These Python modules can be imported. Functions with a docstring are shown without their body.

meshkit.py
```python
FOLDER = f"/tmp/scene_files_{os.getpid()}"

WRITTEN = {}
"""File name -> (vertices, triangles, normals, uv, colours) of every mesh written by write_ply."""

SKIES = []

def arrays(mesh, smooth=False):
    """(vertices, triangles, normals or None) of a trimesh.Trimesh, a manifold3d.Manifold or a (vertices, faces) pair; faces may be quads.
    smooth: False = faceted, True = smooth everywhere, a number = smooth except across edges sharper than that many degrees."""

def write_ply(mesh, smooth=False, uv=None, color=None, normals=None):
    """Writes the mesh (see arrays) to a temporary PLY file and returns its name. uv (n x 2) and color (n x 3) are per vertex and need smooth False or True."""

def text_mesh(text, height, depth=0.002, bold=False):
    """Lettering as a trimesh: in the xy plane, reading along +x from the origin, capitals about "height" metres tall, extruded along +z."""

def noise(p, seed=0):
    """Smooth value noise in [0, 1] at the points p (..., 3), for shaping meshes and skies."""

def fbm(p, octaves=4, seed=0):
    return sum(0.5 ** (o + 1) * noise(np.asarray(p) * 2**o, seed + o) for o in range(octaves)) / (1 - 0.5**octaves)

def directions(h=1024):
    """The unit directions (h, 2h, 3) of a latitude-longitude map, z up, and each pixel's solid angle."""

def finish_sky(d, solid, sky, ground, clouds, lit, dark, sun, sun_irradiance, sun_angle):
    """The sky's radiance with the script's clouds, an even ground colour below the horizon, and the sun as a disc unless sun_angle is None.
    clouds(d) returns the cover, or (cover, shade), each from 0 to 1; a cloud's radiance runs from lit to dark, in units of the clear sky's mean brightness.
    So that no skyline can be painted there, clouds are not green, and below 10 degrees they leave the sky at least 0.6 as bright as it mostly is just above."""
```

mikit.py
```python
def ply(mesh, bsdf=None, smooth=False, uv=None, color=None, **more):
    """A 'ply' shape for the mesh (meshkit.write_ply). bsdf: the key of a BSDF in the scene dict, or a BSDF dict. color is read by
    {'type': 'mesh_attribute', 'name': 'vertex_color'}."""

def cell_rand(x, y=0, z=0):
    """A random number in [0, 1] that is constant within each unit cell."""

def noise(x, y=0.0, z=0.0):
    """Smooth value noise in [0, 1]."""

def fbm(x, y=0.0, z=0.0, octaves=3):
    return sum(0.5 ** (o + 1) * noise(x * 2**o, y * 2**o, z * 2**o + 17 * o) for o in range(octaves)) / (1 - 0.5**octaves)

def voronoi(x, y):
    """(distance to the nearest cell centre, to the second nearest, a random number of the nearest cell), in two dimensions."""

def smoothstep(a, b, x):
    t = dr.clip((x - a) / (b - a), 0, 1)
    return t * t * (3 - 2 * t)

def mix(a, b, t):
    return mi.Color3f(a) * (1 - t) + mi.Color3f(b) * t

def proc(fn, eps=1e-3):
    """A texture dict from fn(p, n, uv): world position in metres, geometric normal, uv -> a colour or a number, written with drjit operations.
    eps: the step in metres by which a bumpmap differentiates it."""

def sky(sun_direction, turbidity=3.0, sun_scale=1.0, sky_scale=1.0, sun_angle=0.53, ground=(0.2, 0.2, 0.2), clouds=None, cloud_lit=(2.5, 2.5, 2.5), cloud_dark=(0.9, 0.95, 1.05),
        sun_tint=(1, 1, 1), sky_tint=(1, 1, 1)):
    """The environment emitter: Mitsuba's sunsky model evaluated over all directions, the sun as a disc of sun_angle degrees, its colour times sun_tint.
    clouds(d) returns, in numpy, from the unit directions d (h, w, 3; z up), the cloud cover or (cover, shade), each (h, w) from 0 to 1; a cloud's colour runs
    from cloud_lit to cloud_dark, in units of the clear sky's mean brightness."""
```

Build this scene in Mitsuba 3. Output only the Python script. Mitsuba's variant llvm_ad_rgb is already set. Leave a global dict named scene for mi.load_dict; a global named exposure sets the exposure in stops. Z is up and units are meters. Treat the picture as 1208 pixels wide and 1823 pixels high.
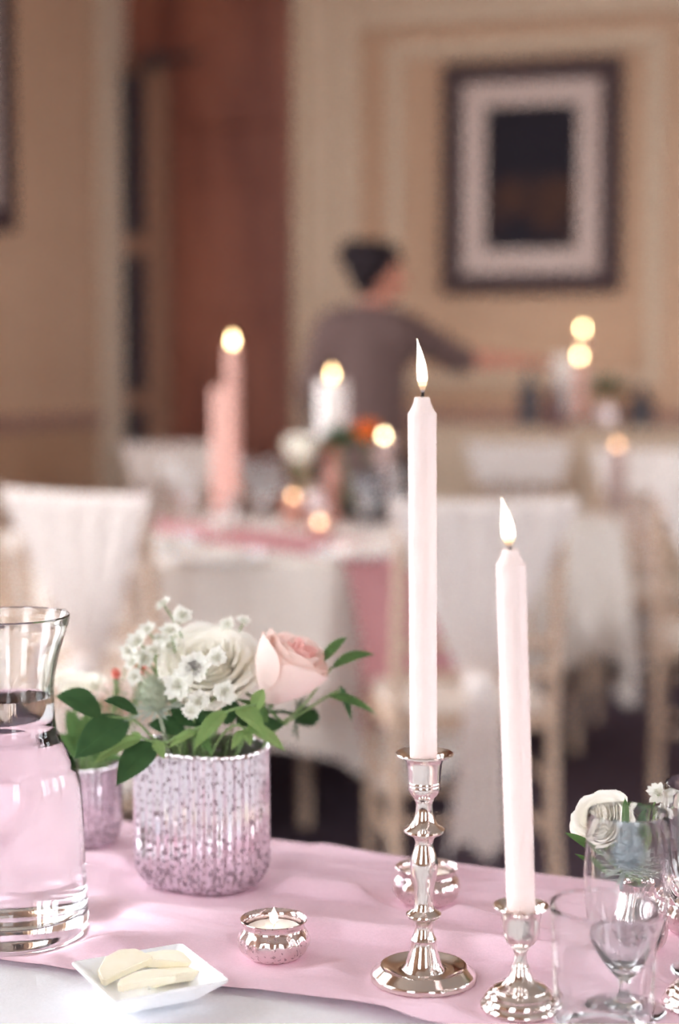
import math, random
import numpy as np
import trimesh, manifold3d
import drjit as dr
import mitsuba as mi
import mikit, meshkit
from mikit import proc, noise, fbm, voronoi, smoothstep, mix, cell_rand

random.seed(7); rng = np.random.default_rng(7)
scene, labels = {}, {}
T4 = mi.ScalarTransform4f

# ------------------------------------------------------------------ camera, sky, exposure
FPX, CX, CY = 3000.0, 604.0, 911.5
H = 1.230                                   # eye height
PITCH = math.atan(251.0 / FPX)
cp, sp = math.cos(PITCH), math.sin(PITCH)
FWD, UP, RIGHT = np.array([0, cp, -sp]), np.array([0, sp, cp]), np.array([1.0, 0, 0])
CAM = np.array([0, 0, H])
scene['camera'] = {'type': 'thinlens', 'fov': math.degrees(2 * math.atan(CX / FPX)), 'fov_axis': 'x',
                   'aperture_radius': 0.0120, 'focus_distance': 1.325, 'near_clip': 0.05, 'far_clip': 100.0,
                   'to_world': T4().look_at(origin=CAM.tolist(), target=(CAM + FWD).tolist(), up=[0, 0, 1])}
exposure = 5.0
GAIN = 2.0 ** -exposure


def overcast(d):
    c = meshkit.fbm(d * 2.2 + 5, 4, seed=3)
    return np.full(d.shape[:2], 0.93), np.clip((c - 0.45) * 1.5, 0, 1)


scene['sky'] = mikit.sky([-0.6, -0.5, 0.62], turbidity=4.0, sun_scale=0.0, sky_scale=2.65, ground=(0.30, 0.30, 0.29),
                         clouds=overcast, cloud_lit=(1.02, 1.03, 1.06), cloud_dark=(0.80, 0.83, 0.90))

ZT = 0.765                                  # top of the white cloth on the near table
ZR = ZT + 0.0022                            # top of the pink runner


def ray(px, py):
    return FWD + (px - CX) / FPX * RIGHT - (py - CY) / FPX * UP


def at(px, py, Y):
    d = ray(px, py)
    return CAM + d * (Y / d[1])


def on(px, py, z=ZR):
    d = ray(px, py)
    return CAM + d * ((z - H) / d[2])


def mpp(p):                                 # metres per pixel at a point
    return float(np.dot(np.asarray(p) - CAM, FWD)) / FPX


# ------------------------------------------------------------------ helpers
used = {}


def numbered(name):
    n = used.get(name, -1) + 1
    used[name] = n
    return name if n == 0 else f'{name}_{n:03d}'


def tag(key, label=None, cat=None, group=None, kind=None):
    d = {}
    if label: d['label'] = label
    if cat: d['category'] = cat
    if group: d['group'] = group
    if kind: d['kind'] = kind
    if d: labels[key] = {**labels.get(key, {}), **d}
    return key


def thing(name, label, cat, group=None):
    return tag(numbered(name), label, cat, group)


def put(name, mesh, bsdf, parent=None, smooth=False, label=None, cat=None, group=None, kind=None, emit=None, **kw):
    """one entry of scene; a part when parent is given"""
    key = numbered(f'{parent}__{name}' if parent else name)
    d = mikit.ply(mesh, bsdf, smooth=smooth, **kw)
    if emit is not None:
        d['emitter'] = {'type': 'area', 'radiance': emit if isinstance(emit, dict) else {'type': 'rgb', 'value': list(emit)}}
    scene[key] = d
    return tag(key, label, cat, group, kind)


def struct(name, mesh, bsdf, parent=None, smooth=False, label=None):
    return put(name, mesh, bsdf, parent, smooth, label, kind=None if parent else 'structure')


def TM(v, f):
    f = np.asarray(f)
    if f.shape[1] == 4:
        f = np.vstack([f[:, [0, 1, 2]], f[:, [0, 2, 3]]])
    return trimesh.Trimesh(np.asarray(v, float), f, process=False)


def cat(*ms):
    ms = ms[0] if len(ms) == 1 and isinstance(ms[0], list) else list(ms)
    return trimesh.util.concatenate(ms)


def grid_faces(a, b, wrap=False):
    i, j = np.meshgrid(np.arange(a - 1), np.arange(b if wrap else b - 1), indexing='ij')
    j2 = (j + 1) % b
    return np.stack([i * b + j, i * b + j2, (i + 1) * b + j2, (i + 1) * b + j], -1).reshape(-1, 4)


def lathe(prof, n=64, mod=None, sx=1.0, sy=1.0):
    prof = np.asarray(prof, float)
    th = np.arange(n) * 2 * np.pi / n
    r = np.maximum(prof[:, :1], 1e-5) * np.ones((1, n))
    if mod is not None:
        r = r * mod(th[None, :], np.linspace(0, 1, len(prof))[:, None], prof[:, 1:2])
    v = np.stack([r * np.cos(th) * sx, r * np.sin(th) * sy, prof[:, 1:2] * np.ones((1, n))], -1).reshape(-1, 3)
    return TM(v, grid_faces(len(prof), n, True))


def spl(prof, m=60):
    """smooth curve through the points"""
    from scipy.interpolate import PchipInterpolator
    p = np.asarray(prof, float)
    s = np.concatenate([[0], np.cumsum(np.linalg.norm(np.diff(p, axis=0), axis=1))])
    t = np.linspace(0, s[-1], m)
    return np.stack([PchipInterpolator(s, p[:, k])(t) for k in range(p.shape[1])], -1)


def cspl(pts, m=20):
    from scipy.interpolate import CubicSpline
    p = np.asarray(pts, float)
    if len(p) == 2:
        return p[0] + (p[1] - p[0]) * np.linspace(0, 1, m)[:, None]
    s = np.concatenate([[0], np.cumsum(np.linalg.norm(np.diff(p, axis=0), axis=1))])
    return CubicSpline(s, p)(np.linspace(0, s[-1], m))


def tube(pts, r, n=8, caps=True):
    p = np.asarray(pts, float)
    r = np.broadcast_to(r, (len(p),))
    t = np.gradient(p, axis=0)
    t /= np.linalg.norm(t, axis=1, keepdims=True) + 1e-12
    a = np.zeros_like(p)
    ref = np.array([0.31, 0.12, 0.94]) if abs(t[0, 2]) < 0.9 else np.array([1.0, 0.1, 0])
    for i in range(len(p)):
        x = ref - t[i] * np.dot(ref, t[i])
        a[i] = x / (np.linalg.norm(x) + 1e-12)
        ref = a[i]
    b = np.cross(t, a)
    th = np.arange(n) * 2 * np.pi / n
    v = p[:, None] + r[:, None, None] * (np.cos(th)[None, :, None] * a[:, None] + np.sin(th)[None, :, None] * b[:, None])
    v = v.reshape(-1, 3)
    f = grid_faces(len(p), n, True)
    f = np.vstack([f[:, [0, 1, 2]], f[:, [0, 2, 3]]])
    if caps:
        k = len(v)
        v = np.vstack([v, p[:1], p[-1:]])
        j = np.arange(n)
        f = np.vstack([f, np.stack([(j + 1) % n, j, j * 0 + k], 1), np.stack([(len(p) - 1) * n + j, (len(p) - 1) * n + (j + 1) % n, j * 0 + k + 1], 1)])
    return TM(v, f)


def frame_from(axis, roll_ref=(0, 0, 1)):
    z = np.asarray(axis, float); z /= np.linalg.norm(z)
    r = np.asarray(roll_ref, float)
    if abs(np.dot(r, z)) > 0.98: r = np.array([0, 1.0, 0])
    x = np.cross(r, z); x /= np.linalg.norm(x)
    return np.stack([x, np.cross(z, x), z], 1)


def place(m, pos=(0, 0, 0), R=None, s=1.0):
    m = m.copy()
    v = np.asarray(m.vertices) * s
    if R is not None: v = v @ np.asarray(R).T
    m.vertices = v + np.asarray(pos)
    return m


def rotz(a):
    c, s = math.cos(a), math.sin(a)
    return np.array([[c, -s, 0], [s, c, 0], [0, 0, 1.0]])


def bevel_box(sx, sy, sz, b=0.003):
    """box centred on the origin with chamfered edges"""
    b = min(b, 0.45 * min(sx, sy, sz))
    pts = []
    for X in (-1, 1):
        for Y in (-1, 1):
            for Z in (-1, 1):
                x, y, z = X * sx / 2, Y * sy / 2, Z * sz / 2
                pts += [[x - X * b, y - Y * b, z], [x - X * b, y, z - Z * b], [x, y - Y * b, z - Z * b]]
    return trimesh.Trimesh(np.array(pts)).convex_hull


def M_to_T(m):
    mm = m.to_mesh()
    return trimesh.Trimesh(mm.vert_properties[:, :3].astype(float), mm.tri_verts, process=False)


def ball(p, r, n=20):
    return manifold3d.Manifold.sphere(float(r), n).translate([float(x) for x in p])


def bone(p, q, rp, rq, n=20):
    return manifold3d.Manifold.batch_hull([ball(p, rp, n), ball(q, rq, n)])


def union(l):
    return manifold3d.Manifold.batch_boolean(l, manifold3d.OpType.Add)


# ------------------------------------------------------------------ materials
def rgb(*c):
    return {'type': 'rgb', 'value': list(c)}


def mat(key, d, two=True):
    scene[key] = {'type': 'twosided', 'b': d} if two else d
    return key


def plain(key, c, rough=0.6, spec=0.3, **k):
    return mat(key, {'type': 'principled', 'base_color': c if isinstance(c, dict) else rgb(*c), 'roughness': rough, 'specular': spec, **k})


def diffuse(key, c):
    return mat(key, {'type': 'diffuse', 'reflectance': c if isinstance(c, dict) else rgb(*c)})


def weave(c, amt=0.05, sc=900.0):
    c = mi.Color3f(*c)

    def fn(p, n, uv):
        k = 1 - amt * (noise(p.x * sc, p.y * sc, p.z * sc) - 0.5) * 2
        k2 = 1 - 0.04 * (fbm(p.x * 9, p.y * 9, p.z * 9) - 0.5) * 2
        return c * k * k2
    return proc(fn)


M_linen = diffuse('mat_linen', weave((0.865, 0.875, 0.90)))
M_runner = plain('mat_runner', weave((0.755, 0.54, 0.62), 0.04), 0.75, 0.15, sheen=0.4)
M_cloth = diffuse('mat_cloth', (0.86, 0.79, 0.725))
M_drape = diffuse('mat_drape', (0.85, 0.765, 0.72))
M_rose_runner = diffuse('mat_rose_runner', (0.55, 0.27, 0.28))


def wood_fn(p, n, uv):
    g = fbm(p.x * 9, p.y * 9, p.z * 1.3, 3)
    return mix((0.19, 0.062, 0.045), (0.31, 0.115, 0.075), smoothstep(0.3, 0.7, g))


M_mahogany = plain('mat_mahogany', proc(wood_fn), 0.45, 0.4)
M_stile = plain('mat_stile', (0.30, 0.165, 0.11), 0.5, 0.4)
M_darkpane = plain('mat_darkpane', (0.03, 0.026, 0.04), 0.3, 0.2)
M_darkmetal = plain('mat_darkmetal', (0.05, 0.04, 0.045), 0.4, 0.5)


def wall_fn(base):
    b = mi.Color3f(*base)

    def fn(p, n, uv):
        return b * (0.94 + 0.12 * fbm(p.x * 1.7, p.y * 1.7, p.z * 1.7))
    return proc(fn)


M_wall = diffuse('mat_wall', wall_fn((0.595, 0.40, 0.28)))
M_wall_low = diffuse('mat_wall_low', (0.53, 0.33, 0.215))
M_cream = diffuse('mat_cream', (0.69, 0.545, 0.42))
M_rail = diffuse('mat_rail', (0.40, 0.24, 0.20))
M_ceil = diffuse('mat_ceiling', (0.78, 0.74, 0.68))
M_frame = plain('mat_frame', (0.060, 0.036, 0.042), 0.6, 0.2)
M_mount = diffuse('mat_mount', (0.66, 0.53, 0.49))


def print_fn(p, n, uv):
    g = fbm(p.x * 4, p.y * 4, p.z * 4, 3)
    return mix((0.022, 0.019, 0.028), (0.075, 0.038, 0.030), smoothstep(0.52, 0.75, g))


M_print = plain('mat_print', proc(print_fn), 0.65, 0.12)


def carpet_fn(p, n, uv):
    return mix((0.075, 0.058, 0.078), (0.115, 0.085, 0.105), fbm(p.x * 40, p.y * 40, 0))


M_carpet = diffuse('mat_carpet', proc(carpet_fn))
M_limewash = plain('mat_limewash', (0.60, 0.44, 0.33), 0.6, 0.3)
M_pad = diffuse('mat_pad', (0.78, 0.68, 0.60))
M_silver = mat('mat_silver', {'type': 'principled', 'base_color': rgb(0.86, 0.80, 0.76), 'metallic': 1.0, 'roughness': 0.07})


def ridged_fn(p, n, uv):
    return 0.00035 * fbm(p.x * 320, p.y * 320, p.z * 320, 2)


def mercury(key, clean, spot, sc, thr, rough, metal, zfade=None):
    c0, c1 = mi.Color3f(*clean), mi.Color3f(*spot)

    def speck(p):
        a = noise(p.x * sc, p.y * sc, p.z * sc * 0.6)
        b = noise(p.x * sc * 2.3 + 7, p.y * sc * 2.3, p.z * sc * 2.3)
        k = 0.65 * a + 0.35 * b
        t = thr
        if zfade is not None:
            t = thr - zfade[2] * (1 - smoothstep(zfade[0], zfade[1], p.z))
        return smoothstep(t, t + 0.10, k)

    def col(p, n, uv):
        return mix(c0, c1, speck(p) * 0.85)

    def met(p, n, uv):
        return metal * (1 - 0.8 * speck(p))
    return mat(key, {'type': 'principled', 'base_color': proc(col), 'metallic': proc(met), 'roughness': rough, 'specular': 0.6, 'clearcoat': 0.6, 'clearcoat_gloss': 0.95})


M_mercury = mercury('mat_mercury', (0.84, 0.785, 0.84), (0.14, 0.07, 0.105), 430.0, 0.595, 0.06, 0.97, (ZT + 0.004, ZT + 0.07, 0.14))
M_mercury_small = mercury('mat_mercury_small', (0.84, 0.72, 0.72), (0.26, 0.15, 0.17), 520.0, 0.64, 0.07, 0.95)
M_wax = mat('mat_wax', {'type': 'plastic', 'diffuse_reflectance': rgb(0.95, 0.80, 0.765), 'int_ior': 1.3, 'nonlinear': False})
M_wax = plain('mat_wax', (0.955, 0.815, 0.78), 0.45, 0.35)
M_wax_white = plain('mat_wax_white', (0.93, 0.88, 0.84), 0.45, 0.35)
M_wax_rose = plain('mat_wax_rose', (0.80, 0.47, 0.40), 0.5, 0.3)
M_wick = diffuse('mat_wick', (0.03, 0.025, 0.025))
M_wick_white = diffuse('mat_wick_white', (0.85, 0.78, 0.72))
M_flame = diffuse('mat_flame', (0.0, 0.0, 0.0))
M_china = plain('mat_china', (0.88, 0.90, 0.92), 0.12, 0.5, clearcoat=0.6)


def butter_fn(p, n, uv):
    return mix((0.92, 0.86, 0.66), (0.94, 0.90, 0.74), fbm(p.x * 120, p.y * 120, p.z * 120))


M_butter = plain('mat_butter', proc(butter_fn), 0.5, 0.3)
scene['mat_glass'] = {'type': 'dielectric', 'int_ior': 1.5, 'ext_ior': 1.0}
scene['mat_glass_inner'] = {'type': 'dielectric', 'int_ior': 1.0, 'ext_ior': 1.5}
scene['mat_water_wall'] = {'type': 'dielectric', 'int_ior': 1.333, 'ext_ior': 1.5}
scene['mat_water_top'] = {'type': 'dielectric', 'int_ior': 1.333, 'ext_ior': 1.0}


def petal_mat(key, c, dt=0.35):
    scene[key] = {'type': 'principledthin', 'base_color': rgb(*c), 'roughness': 0.6, 'diff_trans': dt, 'spec_trans': 0.0, 'eta': 1.3}
    return key


M_cream_petal = petal_mat('mat_cream_petal', (0.98, 0.965, 0.90), 0.25)
M_blush_petal = petal_mat('mat_blush_petal', (0.96, 0.80, 0.74), 0.25)
M_pink_petal = petal_mat('mat_pink_petal', (0.94, 0.60, 0.56))
M_white_petal = petal_mat('mat_white_petal', (0.90, 0.91, 0.85))
M_coral_petal = petal_mat('mat_coral_petal', (0.93, 0.45, 0.38))
M_orange_petal = petal_mat('mat_orange_petal', (0.90, 0.27, 0.05))


def leaf_mat(key, a, b, dt=0.5):
    ca, cb = mi.Color3f(*a), mi.Color3f(*b)

    def fn(p, n, uv):
        return mix(ca, cb, fbm(p.x * 90, p.y * 90, p.z * 90, 2))
    scene[key] = {'type': 'principledthin', 'base_color': proc(fn), 'roughness': 0.35, 'diff_trans': dt, 'spec_trans': 0.0, 'eta': 1.45}
    return key


M_leaf_dark = leaf_mat('mat_leaf_dark', (0.036, 0.085, 0.036), (0.062, 0.135, 0.050), 0.3)
M_leaf = leaf_mat('mat_leaf', (0.085, 0.175, 0.06), (0.135, 0.25, 0.085), 0.6)
M_leaf_light = leaf_mat('mat_leaf_light', (0.20, 0.34, 0.11), (0.30, 0.45, 0.17), 0.8)
M_stem = diffuse('mat_stem', (0.22, 0.33, 0.14))
M_thistle = diffuse('mat_thistle', (0.40, 0.45, 0.34))
M_thistle_blue = diffuse('mat_thistle_blue', (0.34, 0.40, 0.43))
M_bract = diffuse('mat_bract', (0.50, 0.56, 0.50))
M_stamen = diffuse('mat_stamen', (0.70, 0.70, 0.60))
M_stamen_dark = diffuse('mat_stamen_dark', (0.30, 0.28, 0.28))
M_skin = plain('mat_skin', (0.62, 0.28, 0.20), 0.5, 0.3)
M_hair = plain('mat_hair', (0.022, 0.016, 0.020), 0.7, 0.12)
M_shirt = diffuse('mat_shirt', (0.15, 0.10, 0.095))
M_trouser = diffuse('mat_trouser', (0.03, 0.026, 0.03))
M_copper = plain('mat_copper', (0.55, 0.27, 0.21), 0.35, 0.5, metallic=0.5)
M_darkvase = plain('mat_darkvase', (0.03, 0.025, 0.035), 0.3, 0.5)

# ------------------------------------------------------------------ the room (its own axes: a along the far wall, b from it towards the camera)
TH = math.atan(0.29)
CORNER = at(217, 500, 8.0)[:2]
RU = np.array([math.cos(TH), -math.sin(TH)])
RV = np.array([-math.sin(TH), -math.cos(TH)])
RROT = np.array([[RU[0], RV[0], 0], [RU[1], RV[1], 0], [0, 0, 1.0]])      # mirrored: a, b, z -> x, y, z
WA, WB, WZ = 9.0, 11.0, 4.3


def room(m):
    m = m.copy()
    v = np.asarray(m.vertices)
    m.vertices = v @ RROT.T + np.array([CORNER[0], CORNER[1], 0])
    m.faces = np.asarray(m.faces)[:, ::-1]
    return m


def rb(a0, a1, b0, b1, z0, z1, bev=0.0):
    if bev:
        m = bevel_box(a1 - a0, b1 - b0, z1 - z0, bev)
    else:
        m = trimesh.creation.box((a1 - a0, b1 - b0, z1 - z0))
    m.apply_translation([(a0 + a1) / 2, (b0 + b1) / 2, (z0 + z1) / 2])
    return room(m)


def far(px, py, b=0.0):
    """pixel -> (a, z) on the plane b of the far wall"""
    d = ray(px, py)
    c = np.array([*(CORNER + RV * b), 0]) - CAM
    t = np.dot(c[:2], RV) / np.dot(d[:2], RV)
    p = CAM + d * t
    return float(np.dot(p[:2] - CORNER, RU)), float(p[2])


def side(px, py, a=0.0):
    """pixel -> (b, z) on the plane a of the left wall"""
    d = ray(px, py)
    c = np.array([*(CORNER + RU * a), 0]) - CAM
    t = np.dot(c[:2], RU) / np.dot(d[:2], RU)
    p = CAM + d * t
    return float(np.dot(p[:2] - CORNER, RV)), float(p[2])


struct('floor', rb(-0.3, WA + 0.3, -0.3, WB + 0.3, -0.2, 0.0), M_carpet)
struct('ceiling', rb(-0.3, WA + 0.3, -0.3, WB + 0.3, WZ, WZ + 0.2), M_ceil)
struct('wall_back', rb(-0.3, WA + 0.3, -0.3, 0.0, 0.0, WZ), M_wall)


def windowed(axis, spans, z0, z1, length):
    """the solid pieces of a wall that has openings"""
    out, last = [], 0.0
    for s0, s1 in spans:
        out.append((last, s0, 0.0, WZ)); out.append((s0, s1, 0.0, z0)); out.append((s0, s1, z1, WZ))
        last = s1
    out.append((last, length, 0.0, WZ))
    if axis == 'left':
        return cat([rb(-0.3, 0.0, p[0], p[1], p[2], p[3]) for p in out])
    if axis == 'right':
        return cat([rb(WA, WA + 0.3, p[0], p[1], p[2], p[3]) for p in out])
    return cat([rb(p[0], p[1], WB, WB + 0.3, p[2], p[3]) for p in out])


left_spans = [(2.2, 3.7), (4.3, 5.8), (6.6, 8.1)]
right_spans = [(1.2, 2.7), (3.6, 5.1), (6.0, 7.5)]
rear_spans = [(0.9, 2.4), (5.2, 6.7)]
struct('wall_left', windowed('left', left_spans, 0.55, 3.7, WB), M_wall)
struct('wall_right', windowed('right', right_spans, 0.55, 3.7, WB), M_wall)
struct('wall_front', windowed('rear', rear_spans, 0.55, 3.7, WA), M_wall)
wn = 0
for spans, ax in ((left_spans, 'left'), (rear_spans, 'rear'), (right_spans, 'right')):
    for s0, s1 in spans:
        wn += 1
        bars = []
        for k in range(4):
            x = s0 + (s1 - s0) * k / 3
            w = 0.05 if k in (0, 3) else 0.018
            bars.append((max(s0, x - w), min(s1, x + w), 0.55, 3.7))
        for k in range(6):
            z = 0.55 + 3.15 * k / 5
            w = 0.05 if k in (0, 5) else 0.018
            bars.append((s0, s1, max(0.55, z - w), min(3.7, z + w)))
        if ax == 'left':
            m = cat([rb(-0.17, -0.12, q[0], q[1], q[2], q[3]) for q in bars])
        elif ax == 'right':
            m = cat([rb(WA + 0.12, WA + 0.17, q[0], q[1], q[2], q[3]) for q in bars])
        else:
            m = cat([rb(q[0], q[1], WB + 0.12, WB + 0.17, q[2], q[3]) for q in bars])
        struct(f'window_{wn}', m, M_cream)

# far wall: the wooden doors, cream architrave, panel moulding
a_l = far(219, 500)[0]; a_m = far(309, 500)[0]; a_r = far(531, 500)[0]
z_top = far(260, 118)[1]
struct('trim_1', rb(0.0, a_r, 0.0, 0.03, 0.0, WZ - 0.35), M_mahogany, label='dark red timber surround of the doors')
dl = struct('door_1', rb(a_l + 0.01, a_m, 0.03, 0.075, 0.0, z_top, 0.006), M_stile)
pa, pb = far(229, 400)[0], far(269, 400)[0]
for y0, y1 in ((133, 420), (456, 698), (727, 880)):
    struct('pane', rb(pa, pb, 0.07, 0.084, far(250, y1)[1], far(250, y0)[1], 0.004), M_darkpane, dl)
dr_ = struct('door_2', rb(a_m + 0.012, a_r - 0.005, 0.03, 0.07, 0.0, WZ - 0.4, 0.006), M_mahogany)
qa, qb = far(345, 400)[0], far(505, 400)[0]
for y0, y1 in ((-230, 15), (60, 232), (335, 560), (600, 860)):
    struct('door_panel', rb(qa, qb, 0.065, 0.085, far(420, y1)[1], far(420, y0)[1], 0.014), M_mahogany, dr_)
dc = thing('door_closer', 'dark metal door closer with its arm at the top of the wooden doors', 'door closer')
ca, cz = far(285, 115)
put('body', rb(ca - 0.06, ca + 0.05, 0.075, 0.13, cz - 0.035, cz + 0.03, 0.006), M_darkmetal, dc)
ca2, cz2 = far(365, 108)
put('arm', rb(ca + 0.03, ca2, 0.085, 0.11, cz - 0.005, cz + 0.025, 0.004), M_darkmetal, dc)
# architrave in three steps
a0, a1, a2, a3 = (far(x, 500)[0] for x in (531, 548, 604, 642))
struct('trim_2', cat(rb(a0, a1, 0, 0.10, 0, WZ, 0.01), rb(a1, a2, 0, 0.07, 0, WZ, 0.01), rb(a2, a3, 0, 0.045, 0, WZ, 0.01)), M_cream)
m0 = far(688, 500)[0]; m1 = far(1180, 400)[0]; mz1 = far(900, 66)[1]; mz0 = 1.15
w = 0.075


def moulding(a0, a1, z0, z1, w):
    ms = []
    for k, (ww, dd) in enumerate(((w, 0.022), (w * 0.55, 0.038))):
        o = (w - ww) / 2
        ms += [rb(a0 + o, a0 + o + ww, 0, dd, z0 + o, z1 - o, 0.006), rb(a1 - o - ww, a1 - o, 0, dd, z0 + o, z1 - o, 0.006),
               rb(a0 + o, a1 - o, 0, dd, z1 - o - ww, z1 - o, 0.006), rb(a0 + o, a1 - o, 0, dd, z0 + o, z0 + o + ww, 0.006)]
    return cat(ms)


struct('trim_3', moulding(m0, m1, mz0, mz1, w), M_cream)
pz = far(900, 18)[1]
struct('trim_4', cat(rb(a3, WA, 0, 0.05, pz - 0.05, pz + 0.05, 0.012), rb(a3, WA, 0, 0.08, pz + 0.05, pz + 0.12, 0.012)), M_cream)
struct('trim_5', rb(a3, WA, 0, 0.035, 0.98, 1.06, 0.01), M_rail)
struct('baseboard_back', rb(a3, WA, 0, 0.03, 0.0, 0.18, 0.008), M_cream)
# left wall: cream pilaster by the corner, dado rail, the wall below it
pb0 = side(168, 400)[0]
struct('trim_6', rb(0.0, 0.045, 0.0, pb0, 0.0, WZ, 0.01), M_cream)
dz = side(110, 749)[1]
struct('trim_7', rb(0.0, 0.035, pb0, 2.6, dz - 0.03, dz + 0.03, 0.008), M_rail)
struct('trim_8', rb(0.0, 0.006, pb0, 2.6, 0.0, dz - 0.03), M_wall_low)
struct('baseboard_left', rb(0.0, 0.03, pb0, 2.6, 0.0, 0.18, 0.008), M_cream)


def picture(name, label, wallfn, x0, x1, z0, z1, fw, mw):
    t = thing(name, label, 'picture')

    def bar(p, q, r, s, d0, d1, b):
        return rb(p, q, d0, d1, r, s, b) if wallfn == 'far' else rb(d0, d1, p, q, r, s, b)

    def ring(x0, x1, z0, z1, w, d0, d1, b):
        return cat(bar(x0, x0 + w, z0, z1, d0, d1, b), bar(x1 - w, x1, z0, z1, d0, d1, b),
                   bar(x0 + w * .9, x1 - w * .9, z1 - w, z1, d0, d1, b), bar(x0 + w * .9, x1 - w * .9, z0, z0 + w, d0, d1, b))
    put('frame', cat(ring(x0, x1, z0, z1, fw, 0.0, 0.045, 0.008), ring(x0 + fw * .75, x1 - fw * .75, z0 + fw * .75, z1 - fw * .75, fw * .3, 0.0, 0.032, 0.004)), M_frame, t)
    put('mount', bar(x0 + fw, x1 - fw, z0 + fw, z1 - fw, 0.005, 0.016, 0.0), M_mount, t, label='pale mount')
    put('print', bar(x0 + fw + mw, x1 - fw - mw, z0 + fw + mw, z1 - fw - mw, 0.012, 0.018, 0.0), M_print, t, label='dark print')


fa0, fa1 = far(789, 320)[0], far(1106, 320)[0]
fz0, fz1 = far(947, 522)[1], far(947, 108)[1]
picture('picture', 'large dark framed picture with a pale mount and dark print on the far wall', 'far', fa0, fa1, fz0, fz1, 0.082, 0.108)
sb0, sz0 = side(14, 413)
picture('picture', 'dark framed picture cut off by the left edge of the photo', 'side', sb0, sb0 + 0.7, sz0, sz0 + 1.25, 0.08, 0.10)

# ------------------------------------------------------------------ near table, white cloth, pink runner
TT = math.radians(24.5)
E1 = np.array([math.cos(TT), -math.sin(TT)]); E2 = np.array([-math.sin(TT), -math.cos(TT)])
O2 = on(720, 1525)[:2]; O2 = O2 - E1 * np.dot(O2, E1)
TW, TL = 0.80, 1.6
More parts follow.
